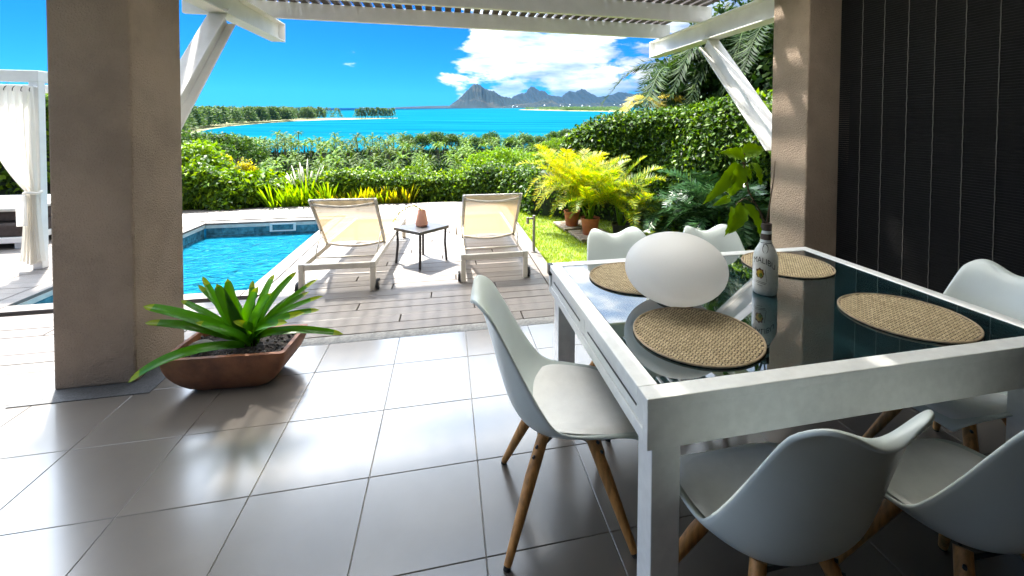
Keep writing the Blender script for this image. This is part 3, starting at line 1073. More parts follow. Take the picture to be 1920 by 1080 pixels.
# white houses scattered over the foothills
hm = MB().box(-6, 6, -4, 4, 0, 4.9).add([(-6.4, -4.4, 4.9), (6.4, -4.4, 4.9), (6.4, 4.4, 4.9), (-6.4, 4.4, 4.9), (-6.4, 0, 7.5), (6.4, 0, 7.5)],
                                        [(0, 1, 5, 4), (2, 3, 4, 5), (0, 4, 3), (1, 2, 5)]).mesh('far_house')
for k in range(18):
    t = rs.uniform(0.13, 0.44)
    y = 5600 - 700 * rs.uniform(0.45, 0.98)
    x = t * y
    o = link('far_house', hm, 'roof_white', None, (x, y, sea_z(x, y) + rs.uniform(4, 40)), (0, 0, rs.uniform(-0.6, 0.6)))
    tag(o, 'tiny white house among the foothills below the blue mountains', 'house', 'houses on the far foothills')

# ================================================================== dining table
TZ = 0.75
TX0, TX1, TY0, TY1 = 0.535, 2.175, 1.10, 2.315
tb = thing('dining_table', 'brushed aluminium dining table with a dark glass top, set with woven mats', 'table', (TX0, TY0, 0))
W_, D_ = TX1 - TX0, TY1 - TY0
fw_ = 0.062
b = MB()
b.box(0, W_, 0, fw_, TZ - 0.03, TZ).box(0, W_, D_ - fw_, D_, TZ - 0.03, TZ)
b.box(0, fw_, fw_ + 0.0005, D_ - fw_ - 0.0005, TZ - 0.03, TZ).box(W_ - fw_, W_, fw_ + 0.0005, D_ - fw_ - 0.0005, TZ - 0.03, TZ)
b.build('top_frame', 'alu', tb, bevel=0.003)
MB().box(fw_ + 0.002, W_ - fw_ - 0.002, fw_ + 0.002, D_ - fw_ - 0.002, TZ - 0.016, TZ - 0.003).build('glass_panel', 'glass_top', tb, bevel=0.0015)
# aprons: front and back are plain, the sides carry the sliding rails of the extension leaves
MB().box(0.004, W_ - 0.004, 0.006, 0.036, TZ - 0.150, TZ - 0.0305).build('apron', 'alu', tb, bevel=0.003)
MB().box(0.004, W_ - 0.004, D_ - 0.036, D_ - 0.006, TZ - 0.150, TZ - 0.0305).build('apron', 'alu', tb, bevel=0.003)
for x0, s in ((0.006, 1), (W_ - 0.036, -1)):
    MB().box(x0, x0 + 0.03, 0.037, D_ - 0.037, TZ - 0.150, TZ - 0.112).build('apron', 'alu', tb, bevel=0.003)
    xo = x0 + (0.006 if s > 0 else -0.006)
    for k in range(2):
        ya = 0.04 + k * (D_ - 0.08) / 2 + 0.003
        yb = 0.04 + (k + 1) * (D_ - 0.08) / 2 - 0.003
        lf = MB().box(xo, xo + 0.03, ya, yb, TZ - 0.110, TZ - 0.034).build('extension_leaf', 'alu', tb, bevel=0.002)
        xs = xo - 0.003 if s > 0 else xo + 0.031
        MB().box(xs, xs + 0.002, ya + 0.05, yb - 0.05, TZ - 0.076, TZ - 0.070).build('groove', 'black_metal', lf)
for lx in (0.03, W_ - 0.12):
    for ly in (0.03, D_ - 0.12):
        MB().box(lx, lx + 0.09, ly, ly + 0.09, 0.006, TZ - 0.151).build('leg', 'alu', tb, bevel=0.003)
MB().box(-0.004, 0.022, D_ - 0.045, D_ + 0.003, TZ - 0.055, TZ + 0.001).build('corner_cap', 'black_metal', tb, bevel=0.003)

# ================================================================== woven mats
def mat_meshes(r_):
    w = MB()
    pit = 0.0128
    n_ = int(r_ / pit) + 1
    for i in range(-n_, n_ + 1):
        for j in range(-n_, n_ + 1):
            x, y = i * pit, j * pit + (0.5 * pit if i % 2 else 0)
            if math.hypot(x, y) > r_ - 0.010:
                continue
            hx, hy, h = pit * 0.54, pit * 0.40, 0.0034 + random.uniform(-0.0006, 0.0006)
            sk_ = 0.0025 * (1 if i % 2 else -1)
            w.add([(x - hx, y - sk_ - hy * 0.55, 0.004), (x - hx, y - sk_ + hy * 0.55, 0.004), (x, y - hy, 0.0052), (x, y + hy, 0.0052), (x, y, 0.004 + h),
                   (x + hx, y + sk_ - hy * 0.55, 0.004), (x + hx, y + sk_ + hy * 0.55, 0.004)],
                  [(0, 2, 4, 1), (1, 4, 3), (2, 5, 4), (5, 6, 4), (4, 6, 3)])
    bk = MB().lathe([(0.0001, 0.0), (r_ - 0.003, 0.0), (r_ - 0.003, 0.0042), (0.0001, 0.0042)], 48)
    rim = MB().tube([((r_ - 0.004) * math.cos(a), (r_ - 0.004) * math.sin(a), 0.005) for a in [2 * math.pi * k / 64 for k in range(65)]], 0.0045, 6, cap=False)
    return w.mesh('weave'), bk.mesh('backing'), rim.mesh('rim')


wm, bkm, rmm = mat_meshes(0.225)
for (x, y, rz, lab) in ((0.877, 1.415, 0.15, 'round woven straw mat in front of the white egg lamp, near the table corner'),
                        (1.772, 1.384, 0.75, 'round woven straw mat lying alone on the empty side of the glass'),
                        (1.795, 2.038, 0.45, 'round woven straw mat behind the white bottle'),
                        (0.905, 2.010, 0.2, 'round woven straw mat half hidden behind the white egg lamp')):
    m_ = thing('placemat', lab, 'placemat', (x, y, TZ - 0.0025), rz, 'round straw placemats on the dining table')
    stuff(link('weave', wm, 'rattan', m_))
    link('backing', bkm, 'rattan_dark', m_)
    link('rim', rmm, 'mat_rim', m_)

# ================================================================== egg lamp
lamp = thing('globe_lamp', 'large matt white flattened globe lamp standing on the glass table', 'lamp', (0.950, 1.705, TZ - 0.003))
pr = [(0.0001, 0.0), (0.07, 0.0)]
for k in range(1, 40):
    a = -math.pi / 2 + math.pi * k / 40
    z_ = 0.146 + 0.146 * math.sin(a)
    r_ = 0.211 * math.cos(a)
    if r_ > 0.07:
        pr.append((r_, z_))
pr += [(0.03, 0.2905), (0.0001, 0.292)]
MB().lathe(pr, 56).build('globe', 'milk_glass', lamp, smooth=True)
MB().lathe([(0.0001, -0.0005), (0.078, -0.0005), (0.078, 0.004), (0.0712, 0.004)], 40).build('foot', 'black_metal', lamp)

# ================================================================== bottle with cuttings
bx, by = 1.400, 1.715
bot = thing('bottle', 'white glass bottle printed in black, holding leafy green cuttings', 'bottle', (bx, by, TZ - 0.003))
bprof = [(0.0001, 0.001), (0.045, 0.001), (0.050, 0.006), (0.052, 0.03), (0.052, 0.150), (0.0505, 0.170), (0.044, 0.192), (0.033, 0.212), (0.025, 0.228), (0.0225, 0.245), (0.0225, 0.262)]
MB().lathe(bprof, 36).build('body', 'bottle_white', bot, smooth=0.8)
nk = MB().lathe([(0.0232, 0.243), (0.0236, 0.262), (0.0230, 0.300), (0.0240, 0.300), (0.0240, 0.315), (0.019, 0.316), (0.019, 0.290)], 28).build('neck', 'bottle_cap', bot, smooth=0.6)
MB().lathe([(0.0242, 0.270), (0.0242, 0.284)], 28).build('neck_band', 'bottle_white', nk)
face_a = math.atan2(-by, -bx) - 0.18           # towards the terrace


def wrap(u, z, r_=0.0526):
    a = face_a + u / r_
    return (r_ * math.cos(a), r_ * math.sin(a), z)


cu = bpy.data.curves.new('lettering', 'FONT')
cu.body = 'MALIBU'
cu.size = 0.034
cu.resolution_u = 3
tmp = bpy.data.objects.new('lettering', cu)
COL.objects.link(tmp)
dg = bpy.context.evaluated_depsgraph_get()
tme = bpy.data.meshes.new_from_object(tmp.evaluated_get(dg))
bpy.data.objects.remove(tmp)
bm = bmesh.new()
bm.from_mesh(tme)
bmesh.ops.subdivide_edges(bm, edges=[e for e in bm.edges if e.calc_length() > 0.012], cuts=1)
for v in bm.verts:
    u = (v.co.x - 0.055) * 0.86
    zz = 0.146 + v.co.y * 1.05 - 1.2 * u * u * 6 - 0.20 * u
    v.co = Vector(wrap(u, zz, 0.0531 if zz < 0.150 else max(0.046, 0.0531 - (zz - 0.150) * 0.12)))
bm.to_mesh(tme)
bm.free()
link('lettering', tme, 'ink', bot)


def patch(u0, z0, ru, rz, name, mat, par, r_=0.0529, n_=20, jag=0.0):
    pts = [(u0, z0)] + [(u0 + ru * (1 + jag * math.sin(k * 5.1)) * math.cos(2 * math.pi * k / n_), z0 + rz * (1 + jag * math.cos(k * 4.3)) * math.sin(2 * math.pi * k / n_)) for k in range(n_)]
    MB().add([wrap(u, z, r_) for u, z in pts], [(0, 1 + k, 1 + (k + 1) % n_) for k in range(n_)]).build(name, mat, par)


patch(-0.012, 0.100, 0.019, 0.022, 'emblem', 'emblem_brown', bot, 0.0529, 24, 0.16)
patch(-0.012, 0.098, 0.014, 0.017, 'emblem', 'emblem_yellow', bot, 0.0532, 20, 0.12)
patch(-0.008, 0.092, 0.008, 0.009, 'emblem', 'emblem_green', bot, 0.0535, 14, 0.15)
for z0, u0, u1 in ((0.060, -0.032, 0.016), (0.054, -0.032, 0.012), (0.044, -0.024, 0.0)):
    MB().add([wrap(u0 + (u1 - u0) * k / 8, z0 + dz - 0.12 * (u0 + (u1 - u0) * k / 8), 0.0530) for dz in (0, 0.0018) for k in range(9)],
             [(k, k + 1, 10 + k, 9 + k) for k in range(8)]).build('printed_line', 'ink', bot)
# black string tied round the neck
sb = MB()
sb.tube([wrap(0.004 + 0.012 * math.sin(k * 0.5), 0.226 - k * 0.0045, 0.0275 + 0.0016 * k) for k in range(12)], 0.0011, 5)
sb.tube([wrap(-0.004 + 0.0011 * k, 0.226 - k * 0.009, 0.0285 + 0.0019 * min(k, 12)) for k in range(19)], 0.0010, 5)
sb.tube([((0.0255) * math.cos(a), 0.0255 * math.sin(a), 0.230) for a in [2 * math.pi * k / 24 for k in range(25)]], 0.0013, 5, cap=False)
sb.tube([wrap(0.006 + 0.011 * math.sin(a), 0.208 + 0.020 * math.cos(a), 0.040 - 0.004 * math.cos(a)) for a in [2 * math.pi * k / 20 for k in range(21)]], 0.0011, 5, cap=False)
sb.build('string', 'ink', bot, smooth=True)


def blade(base, tip, width, sag=0.12, nrm=(0, 0, 1), n_=10, cup=0.15, shape=0.5, ripple=0.0, tipw=0.0):
    """arching leaf from base to tip; returns an MB"""
    p0, p1 = Vector(base), Vector(tip)
    d = p1 - p0
    L = d.length
    upv = Vector(nrm)
    s = d.cross(upv)
    if s.length < 1e-5:
        s = Vector((1, 0, 0))
    s.normalize()
    upv = s.cross(d).normalized()
    m_ = MB()

    def f(u, v):
        w = width * (tipw + (1 - tipw) * math.sin(math.pi * min(1, v ** shape * 0.97 + 0.03)) ** 0.75) if tipw == 0 else width * (0.66 + 0.34 * math.sin(math.pi * min(v * 1.02, 1))) * math.sqrt(max(0.0, 1 - max(0, (v - 0.88) / 0.12) ** 2.2))
        if v >= 1:
            w = 0.0005
        x = (u - 0.5) * 2
        arch = 4 * sag * L * v * (1 - v) if sag >= 0 else 0
        rp = ripple * width * math.sin(v * 26 + x * 2) * abs(x)
        return p0 + d * v + upv * (arch + cup * w * x * x + rp) + s * x * w * 0.5

    return m_.grid(f, 4, n_)


cut_leaves = [((1.27, 1.70, 1.36), (1.135, 1.68, 1.385), 0.062), ((1.29, 1.74, 1.38), (1.385, 1.72, 1.395), 0.070), ((1.275, 1.66, 1.345), (1.290, 1.62, 1.245), 0.045),
              ((1.235, 1.70, 1.335), (1.055, 1.68, 1.165), 0.060), ((1.235, 1.68, 1.335), (1.165, 1.66, 1.195), 0.072), ((1.27, 1.72, 1.32), (1.305, 1.70, 1.262), 0.045),
              ((1.215, 1.70, 1.150), (1.150, 1.66, 1.030), 0.038), ((1.255, 1.69, 1.160), (1.155, 1.64, 1.045), 0.072), ((1.275, 1.70, 1.160), (1.325, 1.66, 1.022), 0.058),
              ((1.225, 1.73, 1.185), (1.130, 1.72, 1.150), 0.034), ((1.24, 1.74, 1.20), (1.19, 1.76, 1.225), 0.03)]
for a, c, w in cut_leaves:
    a = (a[0] - bx, a[1] - by, a[2] - TZ)
    c = (c[0] - bx, c[1] - by, c[2] - TZ)
    o = blade(a, c, w, 0.10, (0.25, -1, 0.5), 12, 0.18, 0.62, 0.10).build('leaf', 'vine_leaf', bot, smooth=True)
for pts, r0 in (([(0, 0, 0.30), (-0.04, -0.01, 0.37), (-0.10, -0.01, 0.46), (-0.135, -0.015, 0.60), (-0.125, -0.01, 0.63)], 0.005),
                ([(-0.07, -0.01, 0.41), (-0.13, -0.02, 0.435), (-0.18, -0.03, 0.41)], 0.0035),
                ([(-0.13, -0.015, 0.585), (-0.165, -0.03, 0.59)], 0.003),
                ([(0.0, 0, 0.30), (0.012, 0, 0.37), (0.022, 0.0, 0.44), (0.042, 0.01, 0.51), (0.044, 0.005, 0.595)], 0.0042)):
    MB().tube(pts, [r0 * (1 - 0.5 * k / (len(pts) - 1)) for k in range(len(pts))], 6).build('stem', 'twig', bot, smooth=True)

# ================================================================== chairs
PROF = [(0.245, 0.340), (0.234, 0.366), (0.17, 0.379), (0.07, 0.371), (-0.03, 0.362), (-0.110, 0.368), (-0.175, 0.402), (-0.220, 0.465), (-0.250, 0.548), (-0.275, 0.642), (-0.300, 0.737),
        (-0.322, 0.812), (-0.345, 0.846), (-0.362, 0.843)]
HW = [0.168, 0.198, 0.228, 0.244, 0.251, 0.254, 0.253, 0.246, 0.235, 0.220, 0.203, 0.187, 0.171, 0.160]
RZ = [0.000, 0.010, 0.030, 0.054, 0.080, 0.104, 0.120, 0.120, 0.104, 0.078, 0.050, 0.027, 0.011, 0.004]


def lerp_tab(tab, t):
    x = t * (len(tab) - 1)
    i = min(int(x), len(tab) - 2)
    f = x - i
    # smooth (Catmull-Rom)
    p0, p1, p2, p3 = tab[max(i - 1, 0)], tab[i], tab[i + 1], tab[min(i + 2, len(tab) - 1)]
    return 0.5 * (2 * p1 + (p2 - p0) * f + (2 * p0 - 5 * p1 + 4 * p2 - p3) * f * f + (3 * p1 - p0 - 3 * p2 + p3) * f ** 3)


PY_ = [q[0] for q in PROF]
PZ_ = [q[1] for q in PROF]


def shell_pt(u, v, off=0.0, shrink=1.0):
    q = min(1.0, max(0.0, (abs(u) - 0.55) / 0.45))
    v = v * (1 - 0.15 * q ** 2.4)
    y, z = lerp_tab(PY_, v), lerp_tab(PZ_, v)
    th = R(78) * (lambda q: q * q * (3 - 2 * q))(min(1.0, max(0.0, (v - 0.18) / 0.50)))
    ny, nz = math.sin(th), math.cos(th)    # towards the sitter
    hw = lerp_tab(HW, v) * shrink
    x = u * hw
    rise = lerp_tab(RZ, v) * abs(u) ** 2.6
    top = max(0.0, (v - 0.55) / 0.45) ** 1.5
    dip = top * (-0.024 * math.cos(u * math.pi * 1.15))
    return Vector((x, y + ny * (rise + off), z + nz * (rise + off) + dip))


def make_chair(label):
    t = thing('shell_chair', label, 'chair', group='white shell chairs round the dining table')
    sh = MB().grid(lambda a, b: shell_pt(a * 2 - 1, b), 22, 40).build('shell', 'chair_shell', t, smooth=True)
    md = sh.modifiers.new('thick', 'SOLIDIFY')
    md.thickness = 0.013
    md.offset = -1.0
    md = sh.modifiers.new('round', 'SUBSURF')
    md.levels = md.render_levels = 1
    # seat pad
    pd = MB()

    def padf(a, b):
        u, v = a * 2 - 1, b
        vv = 0.030 + v * 0.385
        ed = max(0.0, 1 - abs(u) ** 5) * max(0.0, 1 - abs(v * 2 - 1) ** 7)
        rr = 1.0 - 0.10 * (abs(v * 2 - 1) ** 4)
        return shell_pt(u * rr, vv, 0.004 + 0.026 * ed ** 0.6, 0.90)

    pd.grid(padf, 20, 22)
    pd.build('seat_pad', 'chair_pad', t, smooth=True)
    for sx in (-1, 1):
        for sy in (-1, 1):
            lg = MB().tube([(sx * 0.095, sy * 0.085 - 0.01, 0.352), (sx * 0.145, sy * 0.135 - 0.01, 0.235), (sx * 0.235, sy * 0.220 - 0.01, 0.012)], [0.0215, 0.0225, 0.0135], 14)
            lo = lg.build('leg', 'beech', t, smooth=0.7)
            MB().tube([(sx * 0.2355, sy * 0.2205 - 0.01, 0.010), (sx * 0.2385, sy * 0.2235 - 0.01, 0.0)], [0.0128, 0.0120], 12).build('foot_cap', 'rubber', lo)
            for k in (0.330, 0.302):
                f = (0.352 - k) / 0.117
                cx_, cy_ = sx * (0.095 + 0.05 * f), sy * (0.085 + 0.05 * f) - 0.01
                MB().tube([(cx_ + sx * 0.012, cy_ + sy * 0.012, k), (cx_ + sx * 0.024, cy_ + sy * 0.021, k)], 0.0052, 8).build('bolt', 'black_metal', lo)
    br = MB()
    for s_ in (-1, 1):
        br.tube([(-0.115, s_ * 0.105 - 0.01, 0.312), (0.115, -s_ * 0.105 - 0.01, 0.312)], 0.0055, 8)
    br.tube([(-0.11, 0.09, 0.338), (0.11, 0.09, 0.338)], 0.006, 8).tube([(-0.11, -0.11, 0.338), (0.11, -0.11, 0.338)], 0.006, 8)
    br.build('bracket', 'black_metal', t, smooth=True)
    return t


CH = [((0.455, 1.655), -90 - 6, 'white shell chair at the table end beside the open floor, wooden legs in full view'),
      ((0.90, 1.085), 0, 'white shell chair seen from behind, tucked at the near side beside the table corner'),
      ((1.475, 0.99), -3, 'white shell chair at the near side, cut off by the picture edge'),
      ((2.13, 1.44), 90, 'white shell chair between the table and the dark blind'),
      ((0.985, 2.16), 180, 'white shell chair behind the table in front of the potted palms'),
      ((1.575, 2.12), 180, 'white shell chair behind the table in front of the dark cycad')]
ch0 = make_chair(CH[0][2])
ch0.location = (*CH[0][0], 0)
ch0.rotation_euler = (0, 0, R(CH[0][1]))
chk = kids(ch0)
for (pos, rz, lab) in CH[1:]:
    dup(ch0, (*pos, 0), R(rz), lab, tree=chk)

# ================================================================== planter with bromeliad
pcx, pcy, prz = -1.185, 2.90, R(-4)
plt = thing('planter', 'rust brown boat shaped clay bowl at the foot of the pillar', 'planter', (pcx, pcy, 0), prz)
A_, B_, PH = 0.315, 0.185, 0.215
lev = []
for k in range(9):
    t = k / 8
    s_ = 0.50 + 0.50 * math.sin(t * math.pi / 2) ** 0.72
    sb_ = 0.60 + 0.40 * math.sin(t * math.pi / 2) ** 0.9
    lev.append((PH * t ** 1.15, A_ * s_, B_ * sb_))


def rect_ring(a, b_, z_, rc, n_=5):
    pts = []
    for cx_, cy_, a0 in ((a - rc, b_ - rc, 0), (-(a - rc), b_ - rc, 90), (-(a - rc), -(b_ - rc), 180), (a - rc, -(b_ - rc), 270)):
        for k in range(n_):
            an = R(a0 + 90 * k / (n_ - 1))
            pts.append((cx_ + rc * math.cos(an), cy_ + rc * math.sin(an), z_))
    return pts


m_ = MB()
rings = [rect_ring(a, b2, z_, 0.02) for z_, a, b2 in lev]
rings += [rect_ring(A_ - 0.022, B_ - 0.022, PH + 0.001, 0.014), rect_ring(A_ - 0.030, B_ - 0.030, PH - 0.05, 0.012), rect_ring(A_ - 0.05, B_ - 0.05, PH - 0.12, 0.012)]
nr = len(rings[0])
vs_ = [p_ for r_ in rings for p_ in r_]
fs_ = [(i * nr + k, i * nr + (k + 1) % nr, (i + 1) * nr + (k + 1) % nr, (i + 1) * nr + k) for i in range(len(rings) - 1) for k in range(nr)]
fs_ += [tuple(range(nr - 1, -1, -1)), tuple((len(rings) - 1) * nr + k for k in range(nr))]
m_.add(vs_, fs_).build('bowl', 'terracotta', plt, smooth=0.5)
MB().grid(lambda u, v: ((u - 0.5) * 2 * (A_ - 0.031), (v - 0.5) * 2 * (B_ - 0.031), PH - 0.035 + 0.012 * math.sin(u * 17) * math.cos(v * 13) + 0.02 * math.sin(u * math.pi) * math.sin(v * math.pi)), 20, 14).build('soil', 'soil', plt, smooth=True)
pb_me = []
for k in range(3):
    bm = bmesh.new()
    bmesh.ops.create_icosphere(bm, subdivisions=1, radius=1.0)
    for v in bm.verts:
        v.co *= random.uniform(0.8, 1.15)
    me = bpy.data.meshes.new('pebble')
    bm.to_mesh(me)
    bm.free()
    shade(me)
    pb_me.append(me)
for k in range(130):
    x, y = random.uniform(-A_ + 0.045, A_ - 0.045), random.uniform(-B_ + 0.045, B_ - 0.045)
    o = link('pebble', pb_me[k % 3], 'pebble', plt, (x, y, PH - 0.020 + random.uniform(-0.004, 0.012)), (random.random() * 3, random.random() * 3, random.random() * 3))
    s_ = random.uniform(0.006, 0.013)
    o.scale = (s_, s_ * 0.8, s_ * 0.7)
st = tag(link('river_stone', pb_me[0].copy(), None, None, (pcx - 0.175, pcy - 0.045, PH + 0.008), (0.1, 0.05, 0.3)), 'rounded brown stone lying on the soil in the planter', 'stone')
st.data.materials.clear()
st.data.materials.append(MATS['river_stone'])
st.scale = (0.085, 0.06, 0.042)
sm = st.modifiers.new('round', 'SUBSURF')
sm.levels = sm.render_levels = 2

brom = thing('bromeliad', 'green strap leaved bromeliad spreading out of the clay bowl', 'plant', (pcx + 0.05, pcy + 0.01, PH - 0.03))
bo = Vector(brom.location)
for (tx, ty, tz, w, sg) in ((-1.64, 2.86, 0.475, 0.056, 0.10), (-1.60, 2.80, 0.405, 0.046, 0.12), (-1.645, 2.74, 0.115, 0.050, 0.20), (-1.45, 2.95, 0.36, 0.040, 0.10), (-1.44, 3.00, 0.53, 0.034, 0.08),
                        (-1.37, 2.90, 0.61, 0.036, 0.05), (-1.245, 2.78, 0.60, 0.060, 0.05), (-1.20, 2.80, 0.62, 0.056, 0.04), (-1.17, 3.05, 0.52, 0.04, 0.06), (-1.05, 3.05, 0.55, 0.045, 0.10),
                        (-0.90, 2.98, 0.58, 0.048, 0.10), (-0.965, 2.76, 0.535, 0.066, 0.07), (-1.06, 2.84, 0.55, 0.060, 0.08), (-0.82, 2.95, 0.46, 0.038, 0.12), (-0.72, 2.86, 0.46, 0.034, 0.10),
                        (-0.80, 2.78, 0.40, 0.046, 0.14), (-0.745, 2.88, 0.37, 0.044, 0.18), (-0.60, 2.82, 0.235, 0.044, 0.16), (-0.87, 2.72, 0.375, 0.050, 0.14), (-0.93, 3.10, 0.40, 0.04, 0.12),
                        (-1.30, 3.08, 0.44, 0.04, 0.10), (-1.52, 2.98, 0.45, 0.036, 0.10), (-1.15, 2.74, 0.40, 0.045, 0.15), (-0.80, 3.06, 0.50, 0.034, 0.10), (-1.34, 2.76, 0.40, 0.040, 0.14)):
    base_ = Vector((random.uniform(-0.035, 0.035), random.uniform(-0.03, 0.03), 0.0))
    tip = Vector((tx, ty, tz)) - bo
    sg = sg * 1.45
    blade(base_, tip, w * 1.05, sg, (-tip.x * 0.4, -0.75 - tip.y * 0.3, 0.75), 26, 0.22, tipw=0.5).build('leaf', 'strap_leaf', brom, smooth=True)
    lfo = [c for c in COL.objects if c.parent == brom][-1]
    lfo.data.materials.append(MATS['strap_tip'])
    cut = random.choice((22, 23, 24, 25))
    for pq in lfo.data.polygons:
        if pq.index // 4 >= cut:
            pq.material_index = 1
for k in range(8):
    a = k * 0.8
    blade((0, 0, 0), (0.06 * math.cos(a), 0.06 * math.sin(a), 0.16 + 0.02 * (k % 3)), 0.05, 0.02, (-math.cos(a), -math.sin(a), 0.1), 8, 0.2, tipw=0.5).build('leaf', 'strap_leaf', brom, smooth=True)

# ================================================================== sun loungers
def make_lounger(label):
    t = thing('sun_lounger', label, 'sun lounger', group='sun loungers facing the bay')
    w, L, zf = 0.64, 1.92, 0.262           # near end at y=0, feet towards +Y
    b = MB()
    for sx in (0, 1):
        x0 = -w / 2 if sx == 0 else w / 2 - 0.045
        MB().box(x0, x0 + 0.045, 0.0, L, zf - 0.05, zf).build('side_rail', 'lounger_frame', t, bevel=0.004)
        for y0 in (0.0, L - 0.045):
            MB().box(x0 + 0.001, x0 + 0.044, y0 + 0.001, y0 + 0.044, 0.0, zf - 0.0505).build('leg', 'lounger_frame', t, bevel=0.004)
        xs = x0 - 0.026 if sx == 0 else x0 + 0.049
        wh = MB().tube([(xs, 0.045, 0.048), (xs + 0.022, 0.045, 0.048)], 0.048, 20).build('wheel', 'rubber', t, smooth=0.6)
        MB().tube([(xs - 0.003, 0.045, 0.048), (xs + 0.025, 0.045, 0.048)], 0.028, 16).build('hub', 'lounger_frame', wh, smooth=0.6)
    MB().box(-w / 2 + 0.0455, w / 2 - 0.0455, 0.002, 0.040, zf - 0.054, zf - 0.004).build('end_rail', 'lounger_frame', t, bevel=0.004)
    MB().box(-w / 2 + 0.0455, w / 2 - 0.0455, L - 0.040, L - 0.002, zf - 0.054, zf - 0.004).build('end_rail', 'lounger_frame', t, bevel=0.004)
    MB().tube([(-w / 2 + 0.05, 0.30, zf - 0.03), (w / 2 - 0.05, 0.30, zf - 0.03)], 0.009, 8).build('support_bar', 'lounger_frame', t, smooth=True)
    MB().tube([(-w / 2 + 0.05, 1.15, zf - 0.04), (w / 2 - 0.05, 1.15, zf - 0.04)], 0.012, 8).build('support_bar', 'lounger_frame', t, smooth=True)
    # flat sling
    yh = 0.66
    MB().grid(lambda u, v: ((u - 0.5) * (w - 0.08), yh + 0.02 + v * (L - yh - 0.08), zf + 0.006 - 0.035 * math.sin(u * math.pi) * math.sin(v * math.pi)), 10, 14).build('seat_sling', 'sling', t, smooth=True)
    # back rest leaning over the near end
    ang = R(48)
    bl = 0.70
    bwid = 0.565

    def bp(u, s_, sag=0.0):
        return ((u - 0.5) * bwid, yh - s_ * math.cos(ang) - sag * math.sin(ang), zf + 0.008 + s_ * math.sin(ang) - sag * math.cos(ang))

    MB().grid(lambda u, v: bp(u, 0.02 + v * (bl - 0.02), -0.028 * math.sin(u * math.pi) * (0.4 + 0.6 * math.sin(v * math.pi))), 12, 12).build('back_sling', 'sling', t, smooth=True)
    for u in (0.0, 1.0):
        MB().tube([bp(u, s_) for s_ in (0, bl * 0.5, bl)], 0.0165, 8).build('back_stile', 'lounger_frame', t, smooth=True)
    MB().tube([bp(k / 12, 0.01, 0.042 * math.sin(k / 12 * math.pi)) for k in range(13)], 0.014, 8).build('back_bow', 'lounger_frame', t, smooth=True)
    MB().tube([bp(k / 12, bl - 0.055, 0.040 * math.sin(k / 12 * math.pi)) for k in range(13)], 0.0125, 8).build('back_bow', 'lounger_frame', t, smooth=True)
    MB().tube([bp(k / 4, bl) for k in range(5)], 0.010, 8).build('top_rail', 'lounger_frame', t, smooth=True)
    for u in (0.0, 1.0):
        q = bp(u, bl * 0.36)
        MB().tube([q, (q[0] * 0.97, 0.30, zf - 0.02)], 0.0065, 7).build('prop_rod', 'lounger_frame', t, smooth=True)
    return t


lg1 = make_lounger('beige sling sun lounger beside the pool water')
lg1.location = (-0.94, 4.18, 0.0)
lg1.rotation_euler = (0, 0, R(8))
dup(lg1, (0.455, 4.22, 0.0), R(0.5), 'beige sling sun lounger beside the lawn edge')
lg1.rotation_euler = (0, 0, R(-3))

# ================================================================== side table, vase with branch
sdt = thing('side_table', 'small square dark side table between the two loungers', 'side table', (-0.262, 4.955, 0), R(44.5))
MB().box(-0.205, 0.205, -0.205, 0.205, 0.352, 0.385).build('top', 'side_table', sdt, bevel=0.004)
for sx in (-1, 1):
    for sy in (-1, 1):
        MB().tube([(sx * 0.178, sy * 0.178, 0.351), (sx * 0.174, sy * 0.174, 0.20), (sx * 0.186, sy * 0.186, 0.0)], 0.017, 4).build('leg', 'side_table', sdt)
vs_o = thing('vase', 'blush pink tapered vase on the dark side table', 'vase', (-0.262, 4.96, 0.386))
MB().lathe([(0.0001, 0.0), (0.052, 0.0), (0.063, 0.010), (0.066, 0.030), (0.040, 0.172), (0.038, 0.176), (0.034, 0.172), (0.050, 0.05), (0.0001, 0.04)], 32).build('body', 'blush_vase', vs_o, smooth=0.9)
brn = thing('dried_branch', 'thin dried branch with buds arching out of the pink vase', 'branch', (-0.262, 4.96, 0.44))
bpts = [(0, 0, 0), (-0.005, 0, 0.11), (-0.05, -0.01, 0.165), (-0.12, -0.015, 0.170), (-0.20, -0.02, 0.125), (-0.27, -0.03, 0.045), (-0.31, -0.03, -0.005)]
MB().tube(bpts, [0.0035, 0.0035, 0.003, 0.003, 0.0025, 0.002, 0.0015], 6).build('twig', 'twig', brn, smooth=True)
MB().tube([(0.002, 0, 0.0), (0.012, 0, 0.12), (0.014, 0, 0.155)], 0.0025, 5).build('twig', 'twig', brn)
bd = MB().lathe([(0.0001, -0.010), (0.006, -0.004), (0.007, 0.003), (0.0001, 0.012)], 6).mesh('bud')
for k in range(26):
    t = k / 26 * 5.0 + 0.6
    i = min(int(t), 5)
    f = t - i
    q = Vector(bpts[i]).lerp(Vector(bpts[i + 1]), f)
    link('bud', bd, 'flax_leaf', brn, (q.x + random.uniform(-0.008, 0.008), q.y + random.uniform(-0.008, 0.008), q.z + random.uniform(-0.009, 0.009)), (random.random() * 3, random.random() * 3, 0))

# ================================================================== garden light posts
def post(loc, label):
    t = thing('garden_light', label, 'garden light', loc, group='metal light posts along the deck edge')
    MB().lathe([(0.0001, 0), (0.036, 0.0), (0.036, 0.010), (0.017, 0.011), (0.017, 0.43), (0.0001, 0.432)], 16).build('post', 'post_metal', t, smooth=0.6)
    MB().box(-0.060, -0.0175, -0.011, 0.011, 0.385, 0.405).build('arm', 'post_metal', t)
    MB().lathe([(0.0001, 0), (0.016, 0.0), (0.016, 0.075), (0.0001, 0.076)], 14, (-0.076, 0, 0.335)).build('lamp_head', 'post_metal', t, smooth=0.6)


